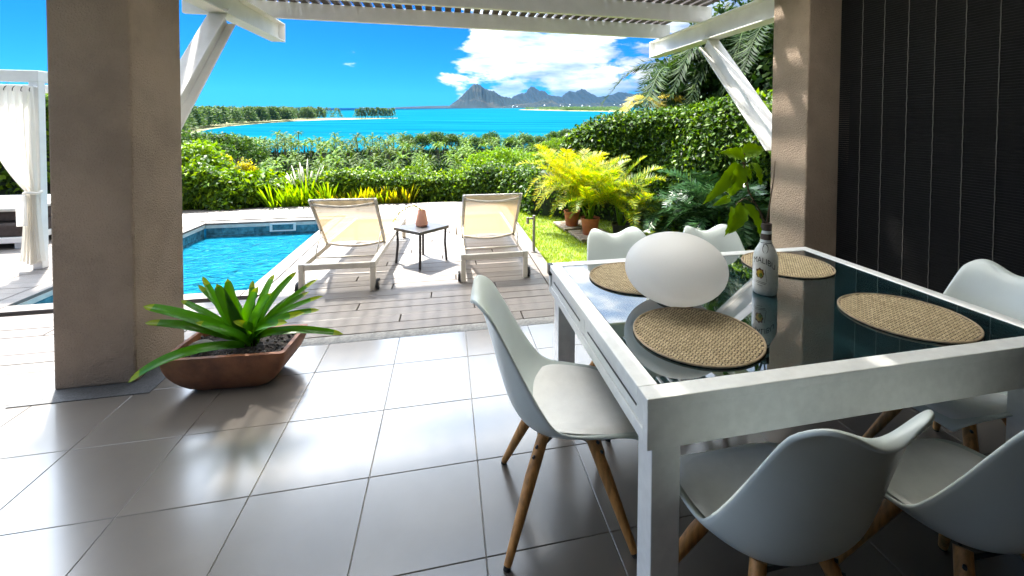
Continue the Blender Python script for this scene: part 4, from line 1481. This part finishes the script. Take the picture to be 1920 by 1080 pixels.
post((1.00, 5.07, 0.0), 'short metal light post at the lawn edge close to the table')
post((1.00, 6.55, 0.0), 'short metal light post half hidden behind the lounger by the lawn')

# ================================================================== daybed pavilion with tied curtain
gz = thing('pavilion_frame', 'white painted pavilion frame standing over the dark daybed', 'pavilion', (0, 0, 0))
GX, GY = -4.03, 5.50
for x, y in ((GX, GY), (GX - 2.2, GY), (GX, GY + 2.2), (GX - 2.2, GY + 2.2)):
    MB().box(x - 0.04, x + 0.04, y - 0.04, y + 0.04, 0.0, 1.885).build('post', 'white_paint', gz, bevel=0.004)
for y in (GY, GY + 2.2):
    MB().box(GX - 2.24, GX + 0.04, y - 0.04, y + 0.04, 1.886, 2.00).build('beam', 'white_paint', gz, bevel=0.004)
for x in (GX, GX - 2.2):
    MB().box(x - 0.039, x + 0.039, GY + 0.041, GY + 2.159, 1.887, 1.999).build('beam', 'white_paint', gz, bevel=0.004)
cur = thing('curtain', 'sheer white curtain tied back against the pavilion post', 'curtain', (GX, GY - 0.075, 0))


def cur_w(z):
    """left and right edge of the cloth at height z"""
    if z > 0.78:
        t = min(1.0, (z - 0.78) / 1.04)
        l_ = -0.05 - 0.33 * (1 - (1 - t) ** 2.6)
        return l_, 0.045
    t = z / 0.78
    return -0.15 + 0.10 * max(t, 0.0) ** 0.5, 0.10 - 0.055 * t


def curf(u, v):
    z = 0.08 + v * 1.76
    l_, r_ = cur_w(z)
    wv = abs(r_ - l_)
    fold = 0.022 * math.sin(u * 44 + 0.6 * math.sin(z * 2)) + 0.010 * math.sin(u * 90 + z)
    return (l_ + wv * u, fold * (0.55 + 0.45 * min(1, abs(z - 0.78) * 3)) - 0.01, z + 0.02 * math.sin(u * 9) * (1 - v))


MB().grid(curf, 90, 60).build('drape', 'sheer', cur, smooth=True)
MB().tube([(0.01 + 0.062 * math.cos(a) - 0.01, 0.045 * math.sin(a) + 0.0, 0.78 + 0.006 * math.sin(a * 3)) for a in [2 * math.pi * k / 24 for k in range(25)]], 0.014, 8, cap=False).build('tie', 'sheer', cur, smooth=True)
MB().grid(lambda u, v: (-0.10 + 0.09 * u + 0.02 * v, -0.055 - 0.02 * v, 0.76 - 0.30 * v), 4, 8).build('tie_tail', 'sheer', cur, smooth=True)
for k in range(6):
    xx = -0.33 + k * 0.068
    MB().tube([(xx + 0.010 * math.sin(a), 0.0 + 0.018 * math.cos(a), 1.815 + 0.026 * math.sin(a)) for a in [2 * math.pi * q / 16 for q in range(17)]], 0.0035, 6, cap=False).build('ring', 'black_metal', cur, smooth=True)
MB().tube([(-2.1, 0.02, 1.835), (0.04, 0.02, 1.835)], 0.008, 8).build('rod', 'white_paint', gz, loc=(GX, GY - 0.075, 0))
dbd = thing('daybed', 'low daybed with dark brown cushions and a pale frame under the pavilion', 'daybed', (-5.55, 6.95, 0))
MB().box(-0.80, 0.72, -0.60, 0.60, 0.07, 0.14).build('frame', 'white_paint', dbd, bevel=0.006)
for x in (-0.76, 0.62):
    for y in (-0.56, 0.46):
        MB().box(x, x + 0.08, y, y + 0.08, 0.0, 0.069).build('leg', 'white_paint', dbd)
MB().box(-0.79, 0.71, -0.59, 0.59, 0.142, 0.30).build('mattress', 'sofa', dbd, bevel=0.03)
MB().box(-0.79, 0.71, -0.50, 0.58, 0.302, 0.43).build('cushion', 'sofa', dbd, bevel=0.03)
MB().box(-0.80, 0.72, -0.56, 0.60, 0.432, 0.475).build('topper', 'sofa_top', dbd, bevel=0.012)

# ================================================================== VEGETATION
def wob(x, y, z, s=1.0):
    return (np.sin(x * 2.3 * s + 1.3 * y * s) * np.cos(y * 2.9 * s - z * 1.7 * s) + 0.6 * np.sin(x * 5.1 * s - z * 4.3 * s + 0.7) + 0.4 * np.cos(y * 7.7 * s + x * 6.1 * s))


def hedge(name, label, path, width, z0, tops, n, L, W, mat, lump=0.06, cat='hedge', face=0.5, hang=0.4):
    """clipped hedge that follows a path; tops gives its height at every path point"""
    path = np.array(path, float)
    seg = np.linalg.norm(np.diff(path, axis=0), axis=1)
    cum = np.concatenate([[0], np.cumsum(seg)])
    tot = cum[-1]
    tops = np.array(tops, float)

    def place(s, t, grow):
        """s along the path (metres), t in 0..1 over the section: front foot, front, top, back"""
        c = np.stack([np.interp(s, cum, path[:, 0]), np.interp(s, cum, path[:, 1])], 1)
        e = 0.05
        d = np.stack([np.interp(s + e, cum, path[:, 0]) - np.interp(s - e, cum, path[:, 0]), np.interp(s + e, cum, path[:, 1]) - np.interp(s - e, cum, path[:, 1])], 1)
        d = norm(d)
        nrm_ = np.stack([d[:, 1], -d[:, 0]], 1)          # right-hand side of the path = towards the terrace
        zt = np.interp(s, cum, tops)
        a = t * math.pi                                   # superellipse section
        cs, sn = np.cos(a), np.sin(a)
        px_ = np.sign(cs) * np.abs(cs) ** 0.32
        pz_ = np.abs(sn) ** 0.42
        endr = np.clip(np.minimum(s, tot - s) / 0.35, 0, 1) ** 0.5
        hw = width / 2 * (0.55 + 0.45 * endr)
        off = hw * px_
        zz = z0 + (zt - z0) * pz_ * (0.86 + 0.14 * endr)
        P_ = np.stack([c[:, 0] + nrm_[:, 0] * off, c[:, 1] + nrm_[:, 1] * off, zz], 1)
        N_ = norm(np.stack([nrm_[:, 0] * cs * 1.3, nrm_[:, 1] * cs * 1.3, sn], 1))
        P_ = P_ + N_ * (wob(P_[:, 0], P_[:, 1], P_[:, 2]) * lump + grow)[:, None]
        return P_, N_

    t_ = thing(name, label, cat)
    s = RNG.random(n) * (tot + 0.1) - 0.05
    tt = np.where(RNG.random(n) < face, RNG.random(n) * 0.36, 0.12 + RNG.random(n) * 0.80)
    P_, N_ = place(s, tt, RNG.normal(0.0, 0.035, n))
    stuff(link('foliage', foliage_mesh('foliage', P_, N_, L, W, 0.9, hang), mat, t_))
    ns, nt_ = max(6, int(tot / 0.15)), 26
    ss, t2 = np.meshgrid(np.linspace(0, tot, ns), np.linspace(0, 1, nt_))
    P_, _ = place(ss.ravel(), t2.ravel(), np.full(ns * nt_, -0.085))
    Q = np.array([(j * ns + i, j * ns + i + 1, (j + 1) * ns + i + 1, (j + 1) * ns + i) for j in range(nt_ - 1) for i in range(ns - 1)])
    o = link('dark_core', fast_mesh('dark_core', P_, Q), 'dark_core', t_)  # dark filler standing in for shade between the leaves
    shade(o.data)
    return t_


hedge('clipped_hedge', 'low clipped green hedge running behind the pool deck and flax clumps', [(-3.1, 9.35), (-1.5, 9.3), (0.2, 9.25), (0.75, 9.2)], 0.9, -0.75, [0.50, 0.50, 0.50, 0.48], 15000, 0.072, 0.038, 'hedge_leaf', 0.07)
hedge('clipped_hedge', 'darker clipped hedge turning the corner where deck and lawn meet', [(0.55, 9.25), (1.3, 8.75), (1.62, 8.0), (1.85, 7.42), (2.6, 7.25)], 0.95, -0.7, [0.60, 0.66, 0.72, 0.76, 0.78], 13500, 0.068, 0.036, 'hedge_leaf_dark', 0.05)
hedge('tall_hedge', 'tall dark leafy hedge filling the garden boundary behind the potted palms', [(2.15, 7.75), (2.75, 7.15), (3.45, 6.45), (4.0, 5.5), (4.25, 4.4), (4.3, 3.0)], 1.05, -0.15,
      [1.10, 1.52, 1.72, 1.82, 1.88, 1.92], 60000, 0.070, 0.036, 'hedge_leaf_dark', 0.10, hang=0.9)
hedge('tall_hedge', 'tall bright leafy hedge behind the pavilion and daybed', [(-10.0, 8.7), (-8.0, 8.7), (-6.6, 8.65), (-5.4, 8.7)], 1.1, -0.2, [1.95, 1.98, 1.98, 1.85], 15000, 0.11, 0.06, 'hedge_leaf', 0.12)
hedge('loose_shrubbery', 'loose large leaved shrubs between the pillar and the plume grass', [(-5.9, 9.2), (-5.0, 9.25), (-4.0, 9.2), (-2.9, 9.15)], 1.0, -0.5, [0.60, 0.62, 0.52, 0.46], 11000, 0.105, 0.050, 'hedge_leaf', 0.13, cat='shrubs')


def ball_shrub(name, label, loc, rad, n, L, W, mat, cat='shrub', trunk=True, clumps=9, seed=0):
    t_ = thing(name, label, cat, loc)
    rr = np.random.default_rng(seed + 100)
    cs = norm(rr.normal(size=(clumps, 3))) * np.array(rad) * 0.52
    cs[:, 2] = np.abs(cs[:, 2]) * 0.9 + rad[2] * 0.25
    k = rr.integers(0, clumps, n)
    d = norm(rr.normal(size=(n, 3)))
    rad_c = np.array(rad) * 0.56
    P_ = cs[k] + d * rad_c * (0.72 + 0.33 * rr.random(n))[:, None]
    P_[:, 2] += rad[2] * 0.35
    stuff(link('crown', foliage_mesh('crown', P_, d, L, W, 0.8, 0.35), mat, t_))
    b = MB()
    for q in range(5):
        c = cs[q % clumps]
        b.tube([(0, 0, -0.1), (c[0] * 0.3, c[1] * 0.3, rad[2] * 0.4), (c[0] * 0.8, c[1] * 0.8, c[2] + rad[2] * 0.3)], [rad[2] * 0.06, rad[2] * 0.04, rad[2] * 0.015], 5)
    b.build('trunk', 'bark', t_)
    return t_


ball_shrub('round_shrub', 'tall bright green shrub rising beside the pillar', (-4.75, 9.9, -0.35), (0.62, 0.55, 0.95), 9000, 0.085, 0.045, 'bright_leaf', clumps=14, seed=1)
ball_shrub('round_shrub', 'bright green shrub leaning out from behind the pillar edge', (-5.55, 9.6, -0.3), (0.8, 0.6, 1.0), 8000, 0.09, 0.048, 'bright_leaf', clumps=14, seed=2)
ball_shrub('golden_shrub', 'golden yellow shrub in the bed beyond the pool', (-5.05, 11.6, -0.60), (0.32, 0.3, 0.85), 3600, 0.07, 0.04, 'yellow_leaf', clumps=9, seed=3)
ball_shrub('golden_shrub', 'smaller golden yellow shrub beside its taller neighbour', (-4.55, 11.5, -0.65), (0.30, 0.3, 0.80), 3200, 0.07, 0.04, 'yellow_leaf', clumps=9, seed=4)


# ---- feather fronds
def frond_arrays(L, rise, droop, n, ll, lw, vee=0.35, seed=0, spine=0.012, hangl=0.35):
    """frond along +X from the origin: returns vertices and quads (leaflets + midrib)"""
    rr = np.random.default_rng(seed)
    t = np.linspace(0.0, 1.0, n)
    X = L * (t - 0.10 * droop * t ** 2.2)
    Z = L * (rise * t - droop * t ** 2.3)
    C = np.stack([X, np.zeros(n), Z], 1)
    T = norm(np.gradient(C, axis=0))
    V, Q = [], []
    lt = np.linspace(0.14, 1.0, n * 2)
    Cx = np.stack([np.interp(lt, t, C[:, k]) for k in range(3)], 1)
    Tx = norm(np.stack([np.interp(lt, t, T[:, k]) for k in range(3)], 1))
    base = 0
    for s in (-1, 1):
        m = len(lt)
        env = np.sin(np.pi * (0.10 + 0.86 * lt)) ** 0.6
        up_ = np.cross(np.tile([0, 1.0, 0], (m, 1)), Tx) * -1
        D_ = norm(Tx * 0.75 + np.array([0, s, 0]) * 1.0 + up_ * vee + rr.normal(0, 0.10, (m, 3)) + np.array([0, 0, -hangl]) * rr.random((m, 1)))
        N_ = np.cross(D_, Tx) * s
        v, q = leaf_cloud(Cx, D_, N_ + 1e-4, ll * env * rr.uniform(0.85, 1.1, m), lw, 0.03, 0.18)
        V.append(v)
        Q.append(q + base)
        base += len(v)
    S = np.array([0, 1.0, 0])
    wv = (spine * (1.1 - t))[:, None]
    v = np.concatenate([C - S * wv, C + S * wv])
    q = np.stack([np.arange(n - 1), np.arange(1, n), n + np.arange(1, n), n + np.arange(n - 1)], 1)
    V.append(v)
    Q.append(q + base)
    return np.concatenate(V), np.concatenate(Q)


def rotz_arr(V, a):
    c, s = math.cos(a), math.sin(a)
    return V @ np.array([[c, s, 0], [-s, c, 0], [0, 0, 1]])


frond_sets = {}


def frond_protos(key, specs):
    frond_sets[key] = [fast_mesh('frond', *frond_arrays(*s)) for s in specs]


frond_protos('areca', [(0.66 + 0.07 * (k % 3), 1.35 - 0.12 * k, 0.42 + 0.11 * k, 26, 0.19, 0.012, 0.30, 40 + k, 0.006, 0.5) for k in range(6)])
frond_protos('cycad', [(0.62 + 0.06 * (k % 3), 1.05 - 0.17 * k, 0.50 + 0.09 * k, 18, 0.17, 0.021, 0.2, 60 + k, 0.006, 0.5) for k in range(5)])
frond_protos('royal', [(1.75 + 0.15 * (k % 2), 0.80 - 0.20 * k, 0.95 + 0.10 * k, 30, 0.46, 0.030, 0.1, 80 + k, 0.016, 1.2) for k in range(5)])


def feather_palm(name, label, loc, key, mat, stems, seed, cat='palm', group=None, fr=(6, 9), hgt=(0.1, 0.5), lean=0.12, scale=1.0):
    t_ = thing(name, label, cat, loc, 0, group)
    rr = random.Random(seed)
    for s in range(stems):
        a0 = rr.random() * 6.28
        top = Vector((math.cos(a0) * lean * (s > 0), math.sin(a0) * lean * (s > 0), rr.uniform(*hgt)))
        MB().tube([(top.x * 0.2, top.y * 0.2, -0.02), (top.x * 0.6, top.y * 0.6, top.z * 0.5), top], [0.02 * scale + 0.004, 0.016 * scale + 0.003, 0.010 * scale + 0.002], 7).build('stem', 'bark' if key == 'royal' else 'flax_green', t_, smooth=True)
        nf = rr.randint(*fr)
        ms = frond_sets[key]
        for k in range(nf):
            me = ms[min(len(ms) - 1, int(k / nf * len(ms)))]
            if not me.materials:
                me.materials.append(MATS[mat])
            o = link('frond', me, None, t_, top, (rr.uniform(-0.15, 0.15), rr.uniform(-0.12, 0.12), a0 + k * 2.4 + rr.uniform(-0.3, 0.3)))
            q = scale * rr.uniform(0.85, 1.1)
            o.scale = (q, q, q)
            if o.data.materials[0] != MATS[mat]:
                o.material_slots[0].link = 'OBJECT'
                o.material_slots[0].material = MATS[mat]
    return t_


def clay_pot(loc, h, r_, label, mat='pot_clay'):
    t_ = thing('plant_pot', label, 'pot', loc)
    MB().lathe([(0.0001, 0), (r_ * 0.74, 0), (r_ * 0.76, 0.006), (r_ * 0.94, h * 0.84), (r_, h * 0.85), (r_ * 1.03, h), (r_ * 0.93, h), (r_ * 0.90, h * 0.86), (0.0001, h * 0.84)], 28).build('body', mat, t_, smooth=0.6)
    MB().lathe([(0.0001, h * 0.87), (r_ * 0.90, h * 0.865)], 20).build('soil', 'soil', t_)
    return t_


def pallet(cx_, cy_, rz, label):
    t_ = thing('timber_pad', label, 'pallet', (cx_, cy_, -0.045), R(rz), 'timber pads on the lawn')
    for k in range(5):
        MB().chbox(-0.25, 0.25, -0.25 + k * 0.102, -0.25 + k * 0.102 + 0.090, 0.035, 0.058, 0.003).build('board', 'pallet', t_)
    for x in (-0.22, 0.17):
        MB().box(x, x + 0.05, -0.25, 0.248, 0.0, 0.0345).build('bearer', 'pallet', t_)


pallet(1.86, 6.32, 6, 'square timber pad under the farther clay pot')
pallet(1.93, 5.72, 4, 'square timber pad under the nearer clay pot')
clay_pot((1.80, 6.25, 0.014), 0.215, 0.118, 'terracotta pot on the farther timber pad')
clay_pot((1.90, 5.70, 0.014), 0.225, 0.128, 'terracotta pot on the nearer timber pad, just behind the chair')
clay_pot((2.32, 5.62, -0.045), 0.20, 0.135, 'dark pot standing on the grass beyond the chairs', 'black_metal')
feather_palm('areca_palm', 'golden yellow areca palm in the farther clay pot', (1.80, 6.25, 0.19), 'areca', 'areca_gold', 6, 3, fr=(6, 8), hgt=(0.14, 0.46), lean=0.12, scale=0.88)
feather_palm('areca_palm', 'yellow green areca palm in the nearer clay pot', (1.90, 5.70, 0.20), 'areca', 'areca_leaf', 5, 5, fr=(6, 8), hgt=(0.10, 0.42), lean=0.12, scale=0.80)
feather_palm('areca_palm', 'green areca palm drooping over the dark pot', (2.32, 5.62, 0.12), 'areca', 'areca_leaf', 5, 9, fr=(6, 8), hgt=(0.08, 0.46), lean=0.12, scale=0.84)
feather_palm('cycad', 'dark green cycad at the foot of the tall hedge near the column', (3.25, 4.75, -0.05), 'cycad', 'cycad_leaf', 3, 12, cat='cycad', fr=(10, 12), hgt=(0.15, 0.55), scale=1.15)
feather_palm('cycad', 'low dark green cycad spreading over the lawn edge', (2.95, 5.35, -0.05), 'cycad', 'cycad_leaf', 3, 14, cat='cycad', fr=(9, 12), hgt=(0.10, 0.35), scale=1.05)
feather_palm('cycad', 'dark cycad in the hedge shade behind the bottle', (3.60, 4.35, -0.05), 'cycad', 'cycad_leaf', 3, 17, cat='cycad', fr=(9, 12), hgt=(0.1, 0.5), scale=1.1)

# palms and dark trees over the tall hedge
ball_shrub('shade_tree', 'dark tree behind the tall hedge under the pergola beam', (5.35, 7.5, 0.2), (1.5, 1.3, 2.35), 15000, 0.13, 0.07, 'palm_leaf_dark', 'tree', clumps=18, seed=20)
ball_shrub('shade_tree', 'dark tree close behind the column and pergola strut', (5.6, 5.9, 0.2), (1.3, 1.2, 2.3), 13000, 0.13, 0.07, 'palm_leaf_dark', 'tree', clumps=18, seed=21)
feather_palm('feather_palm', 'dark drooping palm crown above the tall hedge', (4.35, 7.7, 0.2), 'royal', 'palm_leaf_dark', 1, 23, fr=(15, 15), hgt=(2.25, 2.26), scale=0.92)
feather_palm('feather_palm', 'dark palm crown beneath the pergola beam end', (5.2, 7.0, 0.2), 'royal', 'palm_leaf_dark', 1, 25, fr=(15, 15), hgt=(2.75, 2.76), scale=0.95)
feather_palm('feather_palm', 'dark palm fronds hanging behind the pergola strut', (5.2, 5.9, 0.2), 'royal', 'palm_leaf_dark', 1, 27, fr=(14, 14), hgt=(2.6, 2.61), scale=0.9)
feather_palm('feather_palm', 'palm with yellowing fronds at the end of the tall hedge', (3.55, 7.35, 0.2), 'royal', 'palm_leaf_dry', 1, 29, fr=(7, 7), hgt=(1.72, 1.73), scale=0.40)


# ---- flax and plume grass
def grass_clump(name, label, loc, n, h, w, mat, seed, spread=0.28, group=None, cat='flax', arch=0.25):
    t_ = thing(name, label, cat, loc, 0, group)
    rr = random.Random(seed)
    b = MB()
    for k in range(n):
        a = rr.random() * 6.28
        r_ = rr.random() ** 0.7 * spread
        hh = h * rr.uniform(0.6, 1.1)
        base = Vector((0.3 * r_ * math.cos(a), 0.3 * r_ * math.sin(a), -0.02))
        dirv = Vector((math.cos(a) * r_, math.sin(a) * r_, 0))
        tip = base + dirv * 1.5 + Vector((0, 0, hh))
        s_ = Vector((-math.sin(a + 0.4), math.cos(a + 0.4), 0)) * w * rr.uniform(0.7, 1.2)
        p1 = base.lerp(tip, 0.4) + Vector((0, 0, hh * 0.10)) - dirv * arch * 0.3
        p2 = base.lerp(tip, 0.75) + Vector((0, 0, hh * 0.08)) - dirv * arch * 0.2
        b.add([base - s_ * 0.5, base + s_ * 0.5, p1 + s_ * 0.6, p1 - s_ * 0.6, p2 + s_ * 0.45, p2 - s_ * 0.45, tip], [(0, 1, 2, 3), (3, 2, 4, 5), (5, 4, 6)])
    stuff(b.build('blades', mat, t_))
    return t_


rf = random.Random(12)
ORD = ['first', 'second', 'third', 'fourth', 'fifth', 'sixth', 'seventh', 'eighth', 'ninth', 'tenth', 'eleventh', 'twelfth', 'thirteenth', 'fourteenth', 'fifteenth', 'sixteenth']
for k, x in enumerate(np.linspace(-2.05, -0.72, 8)):
    grass_clump('flax_clump', ORD[k] + ' yellow striped flax clump from the pool end of the row', (float(x), 8.80 + rf.uniform(-0.03, 0.06), -0.17), 70, rf.uniform(0.40, 0.52), 0.034, 'flax_leaf', 200 + k, 0.17,
                'flax clumps along the far deck edge')
for k, x in enumerate(np.linspace(-3.0, -2.1, 5)):
    grass_clump('grass_clump', ORD[k] + ' fresh green grass clump from the pillar side, along the far deck edge', (float(x), 8.82 + rf.uniform(-0.03, 0.1), -0.17), 90, rf.uniform(0.45, 0.62), 0.022, 'flax_green', 230 + k, 0.24,
                'green grass clumps along the far deck edge', 'grass')
grass_clump('flame_flax', 'orange tinted flax clump behind the green grass clumps', (-2.02, 9.0, -0.17), 40, 0.62, 0.03, 'flax_red', 260, 0.14)
plg = grass_clump('plume_grass', 'pale feathery plumes rising from a grass clump behind the deck', (-2.55, 9.05, -0.2), 120, 0.75, 0.020, 'flax_green', 270, 0.30, None, 'grass')
for k in range(17):
    a = rf.uniform(-0.9, 0.9)
    x = math.sin(a) * 0.42 + rf.uniform(-0.05, 0.05)
    tip = Vector((x * 1.15, rf.uniform(-0.12, 0.2), rf.uniform(0.82, 1.02) - 0.22 * abs(a)))
    st_ = tip * 0.66
    m_ = st_.lerp(tip, 0.5)
    MB().tube([(x * 0.1, 0, 0.1), st_, m_, tip], [0.004, 0.005, 0.017, 0.003], 6).build('plume', 'plume', plg, smooth=True)


# ---- grove of coconut palms between the garden and the bay
def coco_mesh(seed):
    rr = random.Random(seed)
    V, Q, base = [], [], 0
    nf = 12
    for k in range(nf):
        lvl = k / nf
        v, q = frond_arrays(3.3 * rr.uniform(0.85, 1.1), 1.35 - 1.05 * lvl, 0.72 + 0.38 * lvl, 16, 0.52, 0.15, -0.10, seed * 31 + k, 0.09, 0.6)
        v = rotz_arr(v, k * 2.4 + rr.uniform(-0.25, 0.25))
        V.append(v)
        Q.append(q + base)
        base += len(v)
    return fast_mesh('crown', np.concatenate(V), np.concatenate(Q))


coco_groups = 'coconut palms of the grove below the garden'
coco_crowns = [coco_mesh(k + 1) for k in range(6)]
trunk_me = MB().tube([(0, 0, -1.0), (0.10, 0, -0.55), (0.05, 0.02, -0.2), (0, 0, 0.0)], [0.26, 0.20, 0.15, 0.12], 7).mesh('trunk')
rp = random.Random(77)
palms = []
for _ in range(9000):
    d = 72 + 165 * rp.random() ** 1.05 if rp.random() < 0.6 else rp.uniform(190, 240)
    t = rp.uniform(-0.56, 0.30)
    x, y = t * d, d
    if any((x - a) ** 2 + (y - b) ** 2 < (5.4 if y < 180 else 3.4) ** 2 for a, b in palms):
        continue
    palms.append((x, y))
    if len(palms) >= 285:
        break
for x, y in palms:
    d = y
    yt = 312 - 60 * ((d - 72) / 165) ** 0.85 + rp.uniform(-7, 9)
    ztop = 1.5 - (yt - 230) / 832 * d
    gz_ = ground_z(x, y)
    hgt = max(3.0, ztop - 1.4 - gz_)
    s_ = rp.uniform(0.9, 1.2) * (0.78 + 0.22 * min(1.0, max(0.0, (d - 80) / 80)))
    t_ = thing('coconut_palm', 'coconut palm in the grove between the clipped hedge and the bay', 'palm tree', (x, y, gz_), rp.random() * 6.28, coco_groups)
    c = link('crown', coco_crowns[rp.randrange(6)], 'palm_leaf', t_, (0, 0, hgt), (rp.uniform(-0.12, 0.12), rp.uniform(-0.12, 0.12), rp.random() * 6.28))
    c.scale = (s_, s_, s_)
    tr = link('trunk', trunk_me, 'bark', t_, (0, 0, hgt))
    tr.scale = (1, 1, hgt)


# ---- broadleaf trees
def broad_tree_meshes(seed, n, leaf):
    rr = np.random.default_rng(seed)
    cl = 20
    cs = norm(rr.normal(size=(cl, 3))) * np.array([0.62, 0.62, 0.50])
    cs[:, 2] = np.abs(cs[:, 2]) * 1.1 - 0.15
    k = rr.integers(0, cl, n)
    d = norm(rr.normal(size=(n, 3)))
    P_ = cs[k] + d * (0.34 * (0.7 + 0.38 * rr.random(n)))[:, None] * rr.uniform(0.75, 1.2, cl)[k][:, None]
    crown = foliage_mesh('crown', P_ + np.array([0, 0, 1.35]), d, leaf, leaf * 0.62, 0.8, 0.3)
    b = MB().tube([(0, 0, -0.1), (0.03, 0, 0.5), (0, 0.02, 1.1)], [0.085, 0.06, 0.035], 7)
    for q in range(6):
        c = cs[q]
        b.tube([(0, 0, 0.55), (c[0] * 0.5, c[1] * 0.5, 0.95), (c[0] * 0.95, c[1] * 0.95, 1.35 + c[2])], [0.04, 0.025, 0.01], 5)
    return crown, b.mesh('trunk')


bts = [broad_tree_meshes(300 + k, 2600, 0.115) for k in range(4)]
BT = []
# (tan azimuth, distance, top row in the photograph's rows, radius, leaf) - the trees along the water and the lime trees nearer
CNT = {}
for (px_x, d, ytop, rad, lf) in sorted([(765, 215, 252, 4.6, 'far_leaf'), (792, 205, 250, 5.0, 'far_leaf'), (818, 215, 246, 5.6, 'far_leaf'), (846, 210, 250, 4.6, 'far_leaf'), (872, 220, 258, 4.2, 'far_leaf'),
                                (893, 205, 256, 4.4, 'far_leaf'), (921, 215, 246, 6.0, 'far_leaf'), (958, 200, 256, 4.6, 'far_leaf'), (985, 205, 252, 5.0, 'far_leaf'), (1012, 215, 254, 4.4, 'far_leaf'),
                                (1040, 160, 245, 4.2, 'far_leaf'), (1062, 150, 240, 4.2, 'far_leaf'), (1085, 150, 238, 4.6, 'far_leaf'), (1110, 170, 236, 5.2, 'far_leaf'), (1140, 190, 232, 5.6, 'far_leaf'),
                                (1045, 105, 258, 2.9, 'far_leaf_lime'), (1070, 95, 252, 2.8, 'far_leaf_lime'), (1088, 90, 250, 2.6, 'far_leaf_lime'), (1030, 95, 264, 2.6, 'far_leaf_lime'), (1115, 85, 246, 3.0, 'far_leaf_lime'),
                                (905, 62, 282, 2.9, 'far_leaf_lime'), (940, 60, 276, 3.0, 'far_leaf_lime'), (975, 62, 282, 3.0, 'far_leaf_lime'), (1000, 58, 286, 2.6, 'far_leaf_lime'), (1020, 50, 282, 2.2, 'far_leaf_lime'),
                                (1045, 46, 284, 2.1, 'far_leaf_lime'), 
                                (420, 60, 250, 2.7, 'far_leaf'), (445, 75, 254, 3.0, 'far_leaf'), (400, 55, 262, 2.5, 'far_leaf'), (385, 90, 248, 3.4, 'far_leaf'), (475, 85, 268, 2.8, 'far_leaf'),
                                (360, 60, 250, 3.0, 'far_leaf'), (330, 75, 246, 3.4, 'far_leaf'), (60, 60, 232, 4.0, 'far_leaf'), (20, 70, 228, 4.4, 'far_leaf')]):
    t = azi(px_x)
    x, y = t * d, d
    gz_ = ground_z(x, y)
    ztop = 1.5 - (ytop - 231) / 832 * d
    H = max(3.5, ztop - gz_)
    lab, gname = ('dark rounded tree along the near shore', 'dark trees along the near shore') if lf == 'far_leaf' and d > 120 else \
                 (('dark broadleaf tree at the pillar end of the grove', 'dark trees at the pillar end of the grove') if lf == 'far_leaf' else ('light green broadleaf tree among the palms', 'light green trees among the palms'))
    CNT[gname] = CNT.get(gname, 0) + 1
    lab = ORD[CNT[gname] - 1] + ' ' + lab + ', counted from the pillar side'
    t_ = thing('broadleaf_tree', lab, 'tree', (x, y, gz_), rp.random() * 6.28, gname)
    cm, tm = bts[rp.randrange(4)]
    c = link('crown', cm, 'far_leaf', t_)
    zc = H - rad * 1.0
    c.scale = (rad, rad, rad * 1.0)
    c.location = (0, 0, H - rad * 2.05)
    if lf != 'far_leaf':
        c.material_slots[0].link = 'OBJECT'
        c.material_slots[0].material = MATS[lf]
    tr = link('trunk', tm, 'bark', t_)
    tr.scale = (rad, rad, rad)
    tr.location = (0, 0, H - rad * 2.05)
    if H > rad * 2.05:
        MB().tube([(0, 0, -0.2), (0.05, 0, H - rad * 1.9)], [rad * 0.11, rad * 0.085], 7).build('stem', 'bark', t_)
# pale roof among the palms
rh = thing('bungalow', 'pale roofed bungalow glimpsed among the palms below the golden shrubs', 'house', (azi(490) * 74, 74, ground_z(azi(490) * 74, 74)), 0.3)
MB().box(-1.9, 1.9, -1.4, 1.4, 0, 6.0).build('wall', 'plaster', rh)
MB().add([(-2.2, -1.7, 6.0), (2.2, -1.7, 6.0), (2.2, 1.7, 6.0), (-2.2, 1.7, 6.0), (-1.4, 0, 7.0), (1.4, 0, 7.0)], [(0, 1, 5, 4), (1, 2, 5), (2, 3, 4, 5), (3, 0, 4), (3, 2, 1, 0)]).build('roof', 'roof_white', rh)

# low growth that fills the slope below the palms
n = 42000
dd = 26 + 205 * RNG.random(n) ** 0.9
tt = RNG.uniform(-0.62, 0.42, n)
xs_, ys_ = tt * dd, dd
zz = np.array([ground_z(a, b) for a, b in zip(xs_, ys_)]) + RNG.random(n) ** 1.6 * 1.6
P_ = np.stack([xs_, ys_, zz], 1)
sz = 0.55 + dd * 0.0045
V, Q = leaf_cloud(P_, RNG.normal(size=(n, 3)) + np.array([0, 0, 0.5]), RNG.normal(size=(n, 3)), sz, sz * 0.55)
stuff(tag(link('undergrowth', fast_mesh('undergrowth', V, Q), 'under_leaf_shaded'), 'mixed green undergrowth beneath the palms on the slope', 'undergrowth'))
# small fan palm behind the shrubs
feather_palm('garden_palm', 'small dark garden palm beside the golden shrubs', (-4.35, 11.2, -1.0), 'cycad', 'palm_leaf', 1, 41, fr=(13, 13), hgt=(1.15, 1.16), scale=1.0)

# ================================================================== air over the bay
hz = MB().box(-11500, 11500, -60, 13700, -262, 900).build('haze', 'white_paint')
hz.data.materials.clear()
hmat = bpy.data.materials.new('haze')
hmat.use_nodes = True
hmat.node_tree.nodes.clear()
hn = NT(hmat.node_tree)
pv_ = hn.n('ShaderNodeVolumePrincipled', {'Color': (0.12, 0.50, 1.0, 1.0), 'Density': 1.0e-5, 'Anisotropy': 0.0})
ho = hn.n('ShaderNodeOutputMaterial')
hmat.node_tree.links.new(pv_.outputs[0], ho.inputs['Volume'])
hz.data.materials.append(hmat)
hz['kind'] = 'stuff'
